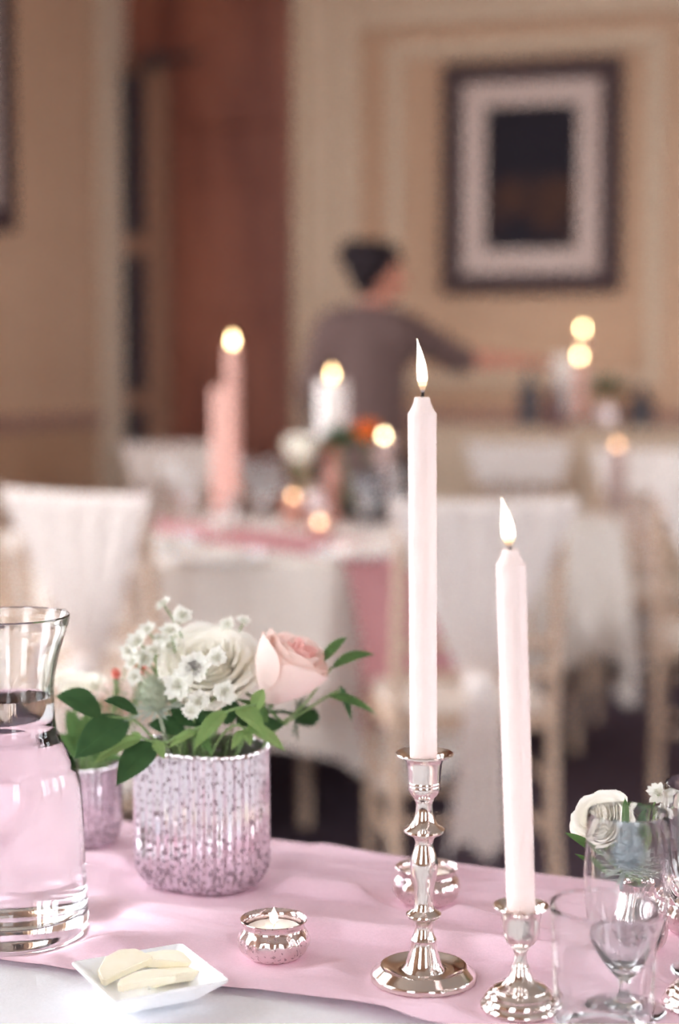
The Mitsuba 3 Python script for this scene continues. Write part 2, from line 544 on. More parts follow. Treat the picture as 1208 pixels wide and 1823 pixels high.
# what stands on it: name -> (centre pixel of its foot, foot radius in pixels)
FOOT = dict(carafe=(26, 1658, 132), vase=(360, 1572, 118), vase2=(147, 1500, 68), holder=(487, 1703, 60), holder2=(759, 1606, 62),
            tall=(753.5, 1743, 95), short=(925.5, 1795, 72), plate=(264, 1742, 140), tumbler=(1072, 1866, 95), flute=(1112, 1800, 75), bud=(1137, 1690, 55),
            glass3=(1262, 1730, 85), stick3=(1248, 1790, 72), holder3=(1232, 1655, 55))
PX = {k: on(v[0], v[1]) for k, v in FOOT.items()}
masks = [(PX[k][0], PX[k][1], v[2] * mpp(PX[k])) for k, v in FOOT.items()]


def st(x, y):
    p = np.stack([np.asarray(x) - O2[0], np.asarray(y) - O2[1]], -1)
    return p @ E1, p @ E2


def xy(s, t):
    return O2[0] + s * E1[0] + t * E2[0], O2[1] + s * E1[1] + t * E2[1]


def calm(x, y):
    k = np.ones_like(x)
    for mx, my, r in masks:
        d = np.hypot(x - mx, y - my)
        k *= np.clip((d - r * 0.96) / 0.03, 0, 1) ** 1.5
    return k


def folds(s, t):
    """soft creases of the runner, mostly along its length"""
    h = np.zeros_like(s)
    for t0, amp, wd, k, ph, sl in ((0.10, 0.007, 0.010, 3.1, 0.4, 0.05), (0.20, 0.013, 0.011, 2.3, 1.7, -0.10), (0.245, 0.011, 0.010, 4.0, 2.9, 0.14), (0.30, 0.010, 0.010, 2.7, 0.2, -0.04),
                                   (0.045, 0.006, 0.010, 2.0, 5.0, 0.0), (0.345, 0.008, 0.009, 3.4, 4.0, 0.08), (0.155, 0.009, 0.009, 5.0, 0.9, 0.22), (0.27, 0.010, 0.008, 3.0, 2.2, -0.25)):
        c = t0 + sl * s + 0.018 * np.sin(k * s * 2.2 + ph)
        q = (t - c) / wd
        a = amp * (0.55 + 0.45 * np.sin(s * (3 + k) + ph * 2))
        h += 1.45 * a * np.where(q < 0, np.exp(-q * q * 0.25), np.exp(-q * q * 3.0))
    p = np.stack([s * 7, t * 11, 0 * s], -1)
    return h + 0.006 * meshkit.fbm(p, 3, seed=4)


tb = thing('banquet_table', 'long banquet table under the white cloth and pink runner in front', 'table')


def tbox(s0, s1, t0, t1, z0, z1):
    m = bevel_box(s1 - s0, t1 - t0, z1 - z0, 0.004)
    v = np.asarray(m.vertices) + [(s0 + s1) / 2, (t0 + t1) / 2, (z0 + z1) / 2]
    x, y = xy(v[:, 0], v[:, 1])
    m.vertices = np.stack([x, y, v[:, 2]], -1)
    m.faces = np.asarray(m.faces)[:, ::-1]
    return m


put('tabletop', tbox(-TL, TL, 0.0, TW, ZT - 0.035, ZT - 0.006), M_limewash, tb)
for a in (-TL + 0.12, TL - 0.12):
    for b in (0.08, TW - 0.08):
        put('leg', tbox(a - 0.02, a + 0.02, b - 0.02, b + 0.02, 0.0, ZT - 0.034), M_limewash, tb)


# white cloth: flat top plus a skirt on all four sides
def skirted(s, t, drop):
    """distance outside the table's rectangle -> how far the cloth has fallen"""
    ds = np.maximum(np.abs(s) - TL, 0); dt = np.maximum(np.maximum(-t, t - TW), 0)
    fall = np.maximum(ds, dt)
    return fall


ns, nt = 260, 110
s1 = np.concatenate([np.linspace(-TL - 0.62, -TL - 0.004, 24), np.linspace(-TL, TL, ns), np.linspace(TL + 0.004, TL + 0.62, 24)])
t1 = np.concatenate([np.linspace(-0.62, -0.004, 24), np.linspace(0, TW, nt), np.linspace(TW + 0.004, TW + 0.62, 24)])
S, Tt = np.meshgrid(s1, t1, indexing='ij')
fall = skirted(S, Tt, 0)
Sc, Tc = np.clip(S, -TL - 0.002, TL + 0.002), np.clip(Tt, -0.002, TW + 0.002)
rip = 0.018 * np.clip(fall / 0.3, 0, 1) * (1 + np.sin((S + Tt * 1.3) * 26))
Sc = Sc + np.sign(S) * np.where(np.abs(S) > TL, rip + 0.003, 0)
Tc = Tc + np.where(Tt < 0, -rip * 0.6 - 0.002, np.where(Tt > TW, rip + 0.003, 0))
X, Y = xy(Sc, Tc)
Zw = ZT - 0.004 - fall + np.where(fall == 0, 0.004 * meshkit.fbm(np.stack([S * 5, Tt * 5, 0 * S], -1), 3, seed=9) * calm(X, Y), 0)
put('tablecloth', TM(np.stack([X, Y, Zw], -1).reshape(-1, 3), grid_faces(len(s1), len(t1))[:, ::-1]), M_linen, smooth=True,
    label='white linen tablecloth on the long table in front, under the pink runner', cat='tablecloth')

# runner
s1 = np.linspace(-1.25, 1.25, 520)
hang = 0.20
t1 = np.concatenate([np.linspace(-hang, -0.005, 24), np.linspace(0.0, 1.0, 110)])
S, Q = np.meshgrid(s1, t1, indexing='ij')
front = 0.378 + 0.010 * np.sin(S * 6.5 + 0.8) + 0.006 * np.sin(S * 17 + 2)
Tt = np.where(Q < 0, Q, Q * front)
fallr = np.maximum(-Tt, 0)
Tc = np.where(Tt < 0, -0.010 - 0.010 * np.sin(S * 21) * np.clip(fallr / .1, 0, 1) - 0.012 * np.clip(fallr / .1, 0, 1), Tt)
X, Y = xy(S, Tc)
hh = folds(S, np.maximum(Tt, 0)) * calm(X, Y) * np.clip((front - Tt) / 0.02 * 0.6 + 0.35, 0, 1)
hh = hh * np.clip(np.maximum(Tt, 0) / 0.03, 0.25, 1)
Zr = ZR - 0.0004 + hh - fallr
put('table_runner', TM(np.stack([X, Y, Zr], -1).reshape(-1, 3), grid_faces(len(s1), len(t1))[:, ::-1]), M_runner, smooth=True,
    label='soft pale pink cloth runner lying along the long table in front', cat='table runner')

# ------------------------------------------------------------------ flames
def flame_mesh(base, tip, r, belly=0.33, n=14, m=16, bend=(0, 0, 0), t0=0.0, t1=1.0):
    base, tip = np.asarray(base, float), np.asarray(tip, float)
    t = np.linspace(t0, t1, m)
    p = base + (tip - base) * t[:, None] + np.asarray(bend) * (4 * t * (1 - t))[:, None]
    k = np.where(t < belly, np.sin(np.clip(t / belly, 0, 1) * np.pi / 2) ** 0.75, np.clip(np.cos(np.clip((t - belly) / (1 - belly), 0, 1) * np.pi / 2), 0, 1) ** 1.25)
    return tube(p, np.maximum(r * k, 1e-4 + 0.05 * r * (1 - t)), n)


def candle_prof(R, L, rt, sh):
    """round taper: sharp-shouldered top with a hollow curve"""
    pr = [(0, 0), (R * 0.9, 0), (R * 0.965, 0.004)]
    pr += [(R * (0.965 + 0.035 * k), L * k * 0.97) for k in np.linspace(0.05, 0.98, 8)]
    pr = [p for p in pr if p[1] < L - sh - 0.001] + [(R, L - sh)]
    for k in np.linspace(0.12, 1, 9):
        pr.append((rt + (R - rt) * (1 - k) ** 1.7, L - sh + sh * k))
    pr += [(rt * 0.8, L + 0.0006), (rt * 0.45, L - 0.0006), (0, L - 0.0012)]
    return pr


def near_candle(label, Y, pb, pt, rpx, rtop, shpx, flame, wick, bend):
    b, t = at(pb[0], pb[1], Y), at(pt[0], pt[1], Y)
    k = mpp((b + t) / 2)
    ax = (t - b); L = np.linalg.norm(ax); R = frame_from(ax)
    th = thing('taper_candle', label, 'candle')
    put('wax', place(lathe(candle_prof(rpx * k, L, rtop * k, shpx * k), 56), b, R), M_wax, th, smooth=35)
    w0 = at(pt[0], pt[1] + 3, Y); w1 = at(wick[0], wick[1], Y)
    put('wick', tube(cspl([w0, (w0 + w1) / 2 + [0.0004, 0, 0], w1], 8), 0.0011, 8), M_wick, th, smooth=40, label='burnt dark wick')
    f0, f1 = at(flame[0], flame[1], Y), at(flame[2], flame[3], Y)
    fl = put('flame', flame_mesh(f0, f1, flame[4] * k, bend=bend, t0=0.24), M_flame, th, smooth=True, label='pointed white-yellow flame', emit=[GAIN * x for x in (9.0, 8.0, 6.0)])
    for q0, q1, c in ((0.15, 0.24, (2.2, 1.5, 0.85)), (0.08, 0.15, (0.95, 0.62, 0.40)), (0.0, 0.08, (0.42, 0.33, 0.33))):
        put('flame_foot', flame_mesh(f0, f1, flame[4] * k, bend=bend, t0=q0, t1=q1, m=4), M_flame, fl, smooth=True, emit=[GAIN * x for x in c])


# ------------------------------------------------------------------ candlesticks
def stick(prof_px, key, label, cut=0.0):
    p0 = PX[key]; Y = p0[1]
    k = mpp(p0)
    cx, cy = FOOT[key][0], FOOT[key][1]
    z = lambda y: at(cx, y, Y)[2] - at(cx, cy, Y)[2]
    pr = [(max(r, 0.01) * k, z(y)) for r, y in prof_px]
    t = thing('candlestick', label, 'candlestick')
    return t, p0, pr, k


def dense(pr, m=3):
    out = []
    for a, b in zip(pr[:-1], pr[1:]):
        for i in range(m):
            out.append((a[0] + (b[0] - a[0]) * i / m, a[1] + (b[1] - a[1]) * i / m))
    return out + [pr[-1]]


# tall candlestick: (radius, row) in photo pixels, from the foot up
base_pr = [(0, 1743), (88, 1743), (93.5, 1741.5), (94, 1737), (93, 1733), (91.5, 1731), (90, 1730), (78, 1719.5), (76.5, 1718.3), (74, 1718.3), (70, 1720), (62, 1723.5), (52, 1725.5), (44, 1725.5), (40, 1724)]
stem_pr = [(40, 1726), (38, 1722), (33, 1716), (30.5, 1708), (27, 1698), (24, 1686), (22, 1677), (22.5, 1674), (23, 1671.5), (22, 1669.5), (20, 1667), (17, 1659), (15.3, 1651), (15.3, 1646), (17, 1640), (21, 1636),
           (29, 1631.5), (31.5, 1628), (31, 1625.5), (27, 1623.5), (20, 1618), (17.5, 1610), (16.8, 1602), (17, 1590), (18, 1580), (20, 1569), (22.5, 1558), (24.3, 1545), (24.5, 1536), (23.5, 1528), (21, 1519), (18, 1510), (16, 1502), (16.3, 1496),
           (19, 1490), (24, 1486.5), (33, 1483), (37, 1479), (36.5, 1475.5), (31, 1472), (25, 1468), (19.5, 1460), (16.5, 1450), (15.2, 1440), (15, 1431), (16, 1426), (17.5, 1424), (17.5, 1421), (20, 1418), (25, 1412), (28.3, 1405), (28.8, 1400), (28, 1397.5),
           (29, 1396), (29.2, 1393), (28.3, 1391)]
cup_pr = [(28.3, 1391), (28.8, 1380), (29.5, 1368), (31, 1358), (34, 1352), (41, 1347.5), (48.5, 1345.5), (51, 1344), (51.5, 1341.5), (50.5, 1340), (46, 1341), (38, 1344), (31, 1349), (27, 1356), (26, 1366), (26, 1378), (0, 1378)]
tl, p0, pr, k = stick(base_pr, 'tall', 'tall turned silver candlestick on a round base, holding the taller candle')
put('base', place(lathe(pr, 72), p0), M_silver, tl, smooth=28)


def prof_of(key, pp):
    Y = PX[key][1]; k = mpp(PX[key]); cx, cy = FOOT[key][0], FOOT[key][1]
    return [(max(r, 0.01) * k, at(cx, y, Y)[2] - at(cx, cy, Y)[2]) for r, y in pp]


put('stem', place(lathe(prof_of('tall', stem_pr), 56), PX['tall']), M_silver, tl, smooth=32)
put('cup', place(lathe(prof_of('tall', cup_pr), 64, mod=lambda th, u, z: 1 + 0.012 * np.cos(th * 8) * (z < 0.172)), PX['tall']), M_silver, tl, smooth=32)

sbase = [(0, 1795), (66, 1795), (70, 1793), (71, 1789), (69.5, 1785), (66, 1782), (64.5, 1780.5), (65, 1778), (63, 1773), (59, 1770.5), (57.5, 1769), (57.5, 1766.5), (54, 1763), (49.5, 1761), (48, 1759.5), (47.5, 1757.5), (43, 1754.5), (35, 1751), (27, 1746),
         (21.5, 1739), (18, 1731)]
sstem = [(18, 1732), (16, 1726), (15.5, 1724), (16.5, 1722), (16, 1720), (13.5, 1718), (11.5, 1710), (11, 1701), (12, 1694), (14.5, 1689), (16.5, 1686.5), (16.5, 1684.5), (15, 1683)]
scup = [(15, 1683), (20, 1681), (25, 1677), (29, 1669), (31.5, 1661), (32, 1657), (32.5, 1655), (33, 1646), (34, 1634), (36, 1625), (41, 1618), (47.5, 1614.5), (49.2, 1612.5), (48.5, 1611), (44, 1613), (36, 1619), (30, 1627), (28, 1636), (28, 1655), (0, 1655)]


def short_stick(key, label):
    t = thing('candlestick', label, 'candlestick')
    put('base', place(lathe(prof_of('short', sbase), 72), PX[key]), M_silver, t, smooth=32)
    put('stem', place(lathe(prof_of('short', sstem), 48), PX[key]), M_silver, t, smooth=32)
    put('cup', place(lathe(prof_of('short', scup), 64, mod=lambda th, u, z: 1 + 0.02 * np.cos(th * 7) * (z < 0.062) * (z > 0.05)), PX[key]), M_silver, t, smooth=32)


short_stick('short', 'short silver candlestick with a stepped domed foot, holding the leaning shorter candle')
short_stick('stick3', 'silver candlestick foot cut off by the right edge, beside the tumbler')

near_candle('tall pale pink taper candle burning in the tall candlestick', PX['tall'][1], (753.5, 1372), (751, 708), 25.3, 13.5, 28,
            (752, 702, 741.8, 603, 9.2), (751.5, 690), (0.0012, 0, 0))
near_candle('shorter pale pink taper candle leaning left in the short candlestick', PX['short'][1], (928, 1650), (908, 979), 26.5, 14.5, 26,
            (906, 978, 892, 886, 12.5), (905.5, 962), (0.0012, 0, 0))

# ------------------------------------------------------------------ mercury glass tealight holders
def tealight(key, label, s=1.0, wax=True):
    p0 = PX[key]
    t = thing('tealight_holder', label, 'tealight holder')
    out = [(0, 0.0), (0.017, 0.0), (0.0205, 0.0012), (0.0255, 0.0055), (0.0282, 0.0115), (0.0284, 0.015), (0.0272, 0.0195), (0.0248, 0.0232), (0.0238, 0.0252), (0.0243, 0.0275), (0.0262, 0.0298), (0.0266, 0.0306)]
    inn = [(0.0262, 0.0312), (0.0252, 0.0308), (0.0232, 0.0276), (0.0228, 0.025), (0.024, 0.021), (0.0262, 0.015), (0.0245, 0.0075), (0.0, 0.006)]
    lob = lambda th, u, z: 1 + 0.035 * (np.abs(np.cos(th * 8)) - 0.6) * np.exp(-((z / s - 0.0125) / 0.0075) ** 2)
    put('bowl', place(lathe(np.array(spl(out, 34).tolist() + spl(inn, 22).tolist()) * s, 112, mod=lob), p0), M_mercury_small, t, smooth=50)
    c = thing('tealight_candle', label.replace('holder', 'candle').split(',')[0] + ', white wax inside its holder', 'candle')
    labels[c]['label'] = 'white tealight candle burning inside the ' + label.split('silver ')[-1]
    zt = 0.0235 * s
    put('wax', place(lathe([(0, 0.010 * s), (0.0205 * s, 0.010 * s), (0.0215 * s, 0.012 * s), (0.0215 * s, zt), (0.0205 * s, zt + 0.0006), (0.004, zt), (0, zt)], 40), p0), M_wax_white, c, smooth=30)
    b = p0 + [0, 0, zt]
    put('wick', tube([b, b + [0.0002, 0, 0.002], b + [0.0004, 0, 0.0045]], 0.0008, 6), M_wick_white, c, smooth=True)
    put('flame', flame_mesh(b + [0, 0, 0.003], b + [0.0003, 0, 0.017], 0.0034), M_flame, c, smooth=True, emit=[7 * GAIN, 6.0 * GAIN, 4.2 * GAIN])


tealight('holder', 'mottled pink silver tealight holder on the runner below the vase')
tealight('holder2', 'mottled pink silver tealight holder behind the tall candlestick', 1.03)
tealight('holder3', 'mottled pink silver tealight holder at the right edge behind the glasses', 1.0)

# ------------------------------------------------------------------ ribbed mercury vases
def vase_mesh(a, b, h, nrib, amp, power=2.6, wall=0.003):
    def mod(th, u, z):
        c, s_ = np.abs(np.cos(th)), np.abs(np.sin(th))
        sup = (c ** power + s_ ** power) ** (-1 / power)
        return sup
    n = nrib * 10
    out = [(0, 0), (0.72, 0), (0.84, 0.0025), (0.93, 0.008), (0.985, 0.017), (1.0, 0.026)] + [(1.0, z) for z in np.linspace(0.034, h - 0.004, 16)] + [(0.998, h - 0.001), (0.985, h)]
    th = np.arange(n) * 2 * np.pi / n
    sup = mod(th, 0, 0)
    rows = []
    for r, z in out:
        rib = 1 + (amp / a) * np.cos(th * nrib) * np.clip((z - 0.004) / 0.012, 0, 1) * (r > 0.9)
        rows.append(np.stack([a * r * sup * rib * np.cos(th), b * r * sup * rib * np.sin(th), 0 * th + z], -1))
    for r, z in [(1 - wall / a * 0.8, h), (1 - wall / a, h - 0.002), (1 - wall / a, 0.02), (0.8, 0.006), (0.0001, 0.005)]:
        rows.append(np.stack([a * r * sup * np.cos(th), (b - (a - b) * 0.0) * r * sup * np.sin(th), 0 * th + z], -1))
    return TM(np.vstack(rows), grid_faces(len(rows), n, True))


VH = at(360, 1345, PX['vase'][1] - 0.045)[2] - ZR
VROT = rotz(-TT + 0.04)
put('vase', place(vase_mesh(0.0595, 0.047, VH, 42, 0.0016), PX['vase'], VROT), M_mercury, smooth=40,
    label='oval ribbed mottled mercury glass vase full of roses and leaves', cat='vase')
V2H = at(147, 1356, PX['vase2'][1])[2] - ZR
put('vase', place(vase_mesh(0.0385, 0.0385, V2H, 34, 0.0008, 2.0), PX['vase2']), M_mercury, smooth=40,
    label='smaller ribbed mercury glass vase standing behind the water carafe', cat='vase')

# ------------------------------------------------------------------ water carafe
Yc = PX['carafe'][1]; kc = mpp(PX['carafe']); cxp, cyp = FOOT['carafe'][:2]


def cz_(y):
    return at(cxp, y, Yc)[2] - at(cxp, cyp, Yc)[2]


co = [(105, 1097), (103.5, 1106), (98, 1124), (91, 1145), (84.5, 1168), (79, 1195), (75.5, 1225), (75, 1250), (76.5, 1280), (80, 1302), (84.5, 1311), (85.5, 1314), (87.5, 1320), (95, 1334), (104, 1350), (111, 1363), (114.5, 1369), (115, 1373), (116.5, 1378), (120, 1400),
      (123.5, 1450), (125.5, 1500), (127.5, 1560), (130, 1615), (131.5, 1645), (130, 1653), (125, 1658)]
outer = spl([(r * kc, cz_(y)) for r, y in co][::-1], 110)
wallt = 0.0032
ci = [(102, 1098), (97, 1112), (90.5, 1132), (84, 1150), (77.5, 1172), (72, 1197), (68.5, 1226), (68, 1252), (69.5, 1282), (73.5, 1303), (79, 1315), (87, 1333), (97, 1352), (106, 1370), (112, 1400), (115.5, 1450), (117.5, 1500), (119.5, 1560), (121, 1600), (118, 1616), (108, 1622), (0, 1624)]
inner = spl([(r * kc, cz_(y)) for r, y in ci][::-1], 110)
wl = cz_(1238)
wet = inner[inner[:, 1] <= wl]; dry = inner[inner[:, 1] > wl]
rw = np.interp(wl, inner[8:, 1], inner[8:, 0])
wet = np.vstack([wet, [rw, wl]]); dry = np.vstack([[rw, wl], dry])
rim = np.array([[inner[-1, 0], inner[-1, 1]], [inner[-1, 0] + 0.0004, outer[-1, 1] + 0.0012], [outer[-1, 0] - 0.0004, outer[-1, 1] + 0.0012], [outer[-1, 0], outer[-1, 1]]])
ov = np.vstack([[[0, 0.003]], [[outer[0, 0] * 0.6, 0.0025]], [[outer[0, 0] * 0.8, 0.0]], outer, rim[::-1]])
ca_ = thing('carafe', 'flared clear glass carafe of water at the left edge of the table', 'carafe')
put('body', place(lathe(ov, 96), PX['carafe']), 'mat_glass', ca_, smooth=50)
put('inner_wall', place(lathe(dry, 96), PX['carafe']), 'mat_glass_inner', ca_, smooth=50)
wt = put('water', place(lathe(wet, 96), PX['carafe']), 'mat_water_wall', smooth=50, label='clear water filling the glass carafe up to its neck', cat='water')
men = [(rw, wl), (rw - 0.001, wl - 0.0006), (rw - 0.0022, wl - 0.0009), (rw * 0.5, wl - 0.001), (0, wl - 0.001)]
put('surface', place(lathe(men, 96), PX['carafe']), 'mat_water_top', wt, smooth=50)

# ------------------------------------------------------------------ drinking glasses
def glass_lathe(out, inn, m=60, n=80):
    return lathe(np.vstack([spl(out, m), spl(inn, m)]), n)


kt = mpp(PX['tumbler']); R1 = 96 * kt
tz = at(1072, 1610, PX['tumbler'][1])[2] - ZR
put('tumbler', place(glass_lathe([(0, 0.001), (R1 * .82, 0.0), (R1 * .87, 0.002), (R1 * .885, 0.01), (R1 * .92, tz * .4), (R1 * .965, tz * .8), (R1, tz - 0.001), (R1 * .995, tz)],
                                 [(R1 * .97, tz), (R1 * .955, tz - 0.002), (R1 * .93, tz * .8), (R1 * .885, tz * .4), (R1 * .85, 0.022), (R1 * .80, 0.015), (R1 * .5, 0.013), (0, 0.0128)]), PX['tumbler']), 'mat_glass', smooth=50,
    label='clear straight-sided glass tumbler nearest the camera, in front of the stemmed glass', cat='glass')


def stemmed(key, toppx, cxp, rpx, label, botpx):
    p = PX[key]; k = mpp(p)
    h = at(cxp, toppx, p[1])[2] - ZR; hb = at(cxp, botpx, p[1])[2] - ZR
    R = rpx * k; fr = 0.030
    bh = h - hb
    out = [(0, 0.0), (fr * .95, 0.0), (fr, 0.0008), (fr * .97, 0.0018), (fr * .5, 0.0045), (0.0065, 0.009), (0.0042, 0.015), (0.0042, hb * 0.8), (0.0055, hb), (R * .34, hb + bh * .045), (R * .62, hb + bh * .14), (R * .84, hb + bh * .28), (R * .97, hb + bh * .46), (R, hb + bh * .62), (R * .97, hb + bh * .82), (R * .925, h - 0.0004), (R * .92, h)]
    inn = [(R * .90, h), (R * .895, h - 0.0006), (R * .945, hb + bh * .82), (R * .972, hb + bh * .62), (R * .94, hb + bh * .46), (R * .80, hb + bh * .29), (R * .57, hb + bh * .17), (R * .28, hb + bh * .095), (0, hb + bh * .08)]
    put('stemmed_glass', place(glass_lathe(out, inn, 90), p), 'mat_glass', smooth=50, label=label, cat='glass')


stemmed('flute', 1445, 1112, 76, 'clear stemmed glass seen behind and above the tumbler', 1742)
stemmed('glass3', 1395, 1262, 92, 'clear stemmed glass cut off by the right edge of the photo', 1655)

# ------------------------------------------------------------------ plate of butter
pc = {k: on(x, y, ZR + 0.017) for k, (x, y) in dict(L=(128, 1707), B=(318, 1684), R=(401, 1746), F=(214, 1792)).items()}
cen = sum(pc.values())[:2] / 4
ev = (pc['B'] - pc['L'] + pc['R'] - pc['F'])[:2] / 2
sd = np.linalg.norm(ev); e_a = ev / sd
fv = (pc['F'] - pc['L'] + pc['R'] - pc['B'])[:2] / 2
sd2 = np.linalg.norm(fv)


def sq_ring(h, z, rr, n=10):
    """rounded square outline, half side h"""
    pts = []
    for q in range(4):
        for a in np.linspace(0, np.pi / 2, n):
            ang = q * np.pi / 2 + a
            cx_, cy_ = (h - rr) * [1, -1, -1, 1][q], (h - rr) * [1, 1, -1, -1][q]
            pts.append([cx_ + rr * math.cos(ang), cy_ + rr * math.sin(ang), z])
    return np.array(pts)


hs = (sd + sd2) / 4
rows = [sq_ring(hs * 0.02, 0.0, 0.0001), sq_ring(hs * .60, 0.0, .006), sq_ring(hs * .64, 0.001, .006), sq_ring(hs * .80, 0.008, .005), sq_ring(hs * .985, 0.0155, .004), sq_ring(hs, 0.0168, .004), sq_ring(hs, 0.0178, .004), sq_ring(hs * .985, 0.0183, .004),
        sq_ring(hs * .93, 0.0172, .004), sq_ring(hs * .80, 0.0112, .005), sq_ring(hs * .69, 0.0052, .006), sq_ring(hs * .63, 0.0040, .006), sq_ring(hs * .02, 0.0040, .0001)]
plm = TM(np.vstack(rows), grid_faces(len(rows), 40, True))
PROT = np.array([[e_a[0], -e_a[1], 0], [e_a[1], e_a[0], 0], [0, 0, 1.0]])
PC3 = np.array([cen[0], cen[1], ZR])
put('plate', place(plm, PC3, PROT), M_china, smooth=40, label='small square white china dish holding butter slices', cat='plate')


def slice_mesh(L, W, th, bend):
    """half-round slice: straight cut edge, curved outer edge, slightly bent"""
    import shapely
    poly = shapely.Polygon([(-L / 2, 0), (-L * .40, W * .55), (-L * .12, W * .95), (L * .18, W), (L * .40, W * .72), (L / 2, W * .08), (L * .46, 0)]).buffer(-0.003).buffer(0.003)
    layers = [manifold3d.CrossSection([np.array(p.exterior.coords)[:-1]], manifold3d.FillRule.EvenOdd).extrude(h).translate((0, 0, z)) for p, h, z in ((poly, th - 0.0014, 0.0007), (poly.buffer(-0.0006), th, 0.0))]
    m = M_to_T(manifold3d.Manifold.batch_hull(layers).refine_to_length(0.004))
    v = np.asarray(m.vertices).copy()
    v[:, 2] += bend * (2 * v[:, 0] / L) ** 2 + 0.0004 * (meshkit.fbm(v * 220, 2) - .5)
    v[:, 2] *= 1 - 0.35 * v[:, 1] / W * (v[:, 2] > th * .5)
    v[:, 1] -= W * 0.4
    m.vertices = v
    return m


def euler(rx, ry, rz):
    return trimesh.transformations.euler_matrix(rx, ry, rz)[:3, :3]


for (px, py, zz, L, W, rx, ry, rz, lab) in (
        (312, 1741, 0.0064, .050, .032, -0.06, 0.02, 0.50, 'pale butter slice lying flat at the right of the dish'),
        (292, 1714, 0.0105, .046, .024, 0.10, 0.04, -0.02, 'pale butter slice at the back of the dish'),
        (216, 1723, 0.0120, .047, .024, 0.32, -0.16, 0.72, 'pale butter slice propped up at the left of the dish'),
        (258, 1749, 0.0135, .046, .017, 0.22, -0.04, 0.36, 'pale butter slice on top at the front of the dish')):
    p = on(px, py, ZR + zz)
    put('butter_slice', place(slice_mesh(L, W, 0.0068, -0.001), p, euler(rx, ry, rz)), M_butter, smooth=25, label=lab, cat='butter', group='butter slices on the square dish')

# ------------------------------------------------------------------ flowers
def leaf_mesh(b, t, w, bow=(0, 0, 0), fold=0.25, nrm=(0, -0.5, 0.85), shape=0.42, m=16):
    b, t = np.asarray(b, float), np.asarray(t, float)
    ax = t - b; L = np.linalg.norm(ax); ax /= L
    n = np.asarray(nrm, float); n = n - ax * np.dot(n, ax); n /= np.linalg.norm(n)
    s_ = np.cross(ax, n)
    u = np.linspace(0, 1, m)
    wd = w * np.maximum(np.sin(np.pi * u ** (math.log(0.5) / math.log(shape))) ** 0.85, 0.015) * np.where(u > 0.9, (1 - u) / 0.1 * 0.9 + 0.1, 1)
    cen = b + ax * (u * L)[:, None] + np.asarray(bow) * (4 * u * (1 - u))[:, None]
    v = []
    for c in (-1, -0.55, -0.08, 0.08, 0.55, 1):
        h = fold * wd * abs(c) + (-0.0004 if abs(c) < 0.1 else 0) - 0.25 * wd * abs(c) ** 3 * fold + 0.02 * wd * math.sin(9 * c) * np.sin(u * 14)
        v.append(cen + s_ * (wd * c)[:, None] + n * h[:, None])
    v = np.stack(v, 1).reshape(-1, 3)
    return TM(v, grid_faces(m, 6))


def rose(center, axis, R, N, label, mats, openness=1.0, tall=1.0, stem_to=None, group=None, roll=0.0, name='rose', catg='rose'):
    t = thing(name, label, catg, group)
    F = frame_from(axis) @ rotz(roll)
    for i in range(N):
        f = i / (N - 1)
        rho = R * (0.07 + 0.87 * f ** 0.75)
        phi = i * 2.39996 + 0.2 * rng.normal()
        hw = math.radians(95 - 42 * f + 6 * rng.normal())
        ztop = R * tall * (0.80 - 0.34 * f * openness + 0.05 * rng.normal())
        zbot = -R * tall * 0.80
        curl = R * (0.05 + 0.30 * f * openness) * (1 + 0.2 * rng.normal())
        m, q = 13, 11
        v_ = np.linspace(0, 1, m)[:, None]; u = np.linspace(-1, 1, q)[None, :]
        wid = np.sin(np.pi * (0.10 + 0.62 * v_ ** 0.9)) ** 0.8
        edge = 1 - 0.16 * u ** 2 - 0.05 * np.abs(u) ** 5
        vv = v_ * edge
        r = rho * (0.12 + 0.88 * np.sin(np.minimum(vv * 1.25, 1) * np.pi / 2) ** 0.75) + curl * np.clip(vv - 0.55, 0, 1) ** 2 * 3.2
        r = r - 0.10 * rho * np.clip(vv - 0.5, 0, 1) * (1 - f) + 0.05 * R * np.sin(u * 5 + i) * vv ** 3 * f + 0.025 * R * np.sin(u * 9 + 2 * i) * vv ** 4
        z = zbot + (ztop - zbot) * vv ** (0.85) - R * 0.30 * f * openness * np.clip(vv - 0.72, 0, 1) ** 2 * 6
        th = phi + u * hw * wid
        P = np.stack([r * np.cos(th), r * np.sin(th), z * np.ones_like(th)], -1).reshape(-1, 3)
        mt = mats[min(len(mats) - 1, int(f * len(mats)))]
        put('petal', place(TM(P, grid_faces(m, q)), center, F), mt, t, smooth=True)
    for k in range(5):
        a = k * 2 * np.pi / 5
        b = np.array([0.1 * R * math.cos(a), 0.1 * R * math.sin(a), -0.84 * R * tall]); e = np.array([0.8 * R * math.cos(a), 0.8 * R * math.sin(a), -0.95 * R * tall])
        put('sepal', place(leaf_mesh(b, e, 0.13 * R, (0, 0, -0.08 * R), 0.2, (0, 0, 1)), center, F), M_leaf, t, smooth=True)
    base = center + F @ np.array([0, 0, -0.80 * R * tall])
    if stem_to is not None:
        put('stem', tube(cspl([base + F @ np.array([0, 0, 0.05 * R]), base + F @ np.array([0, 0, -0.02]), stem_to], 14), 0.0022, 8), M_stem, t, smooth=True)
    return t


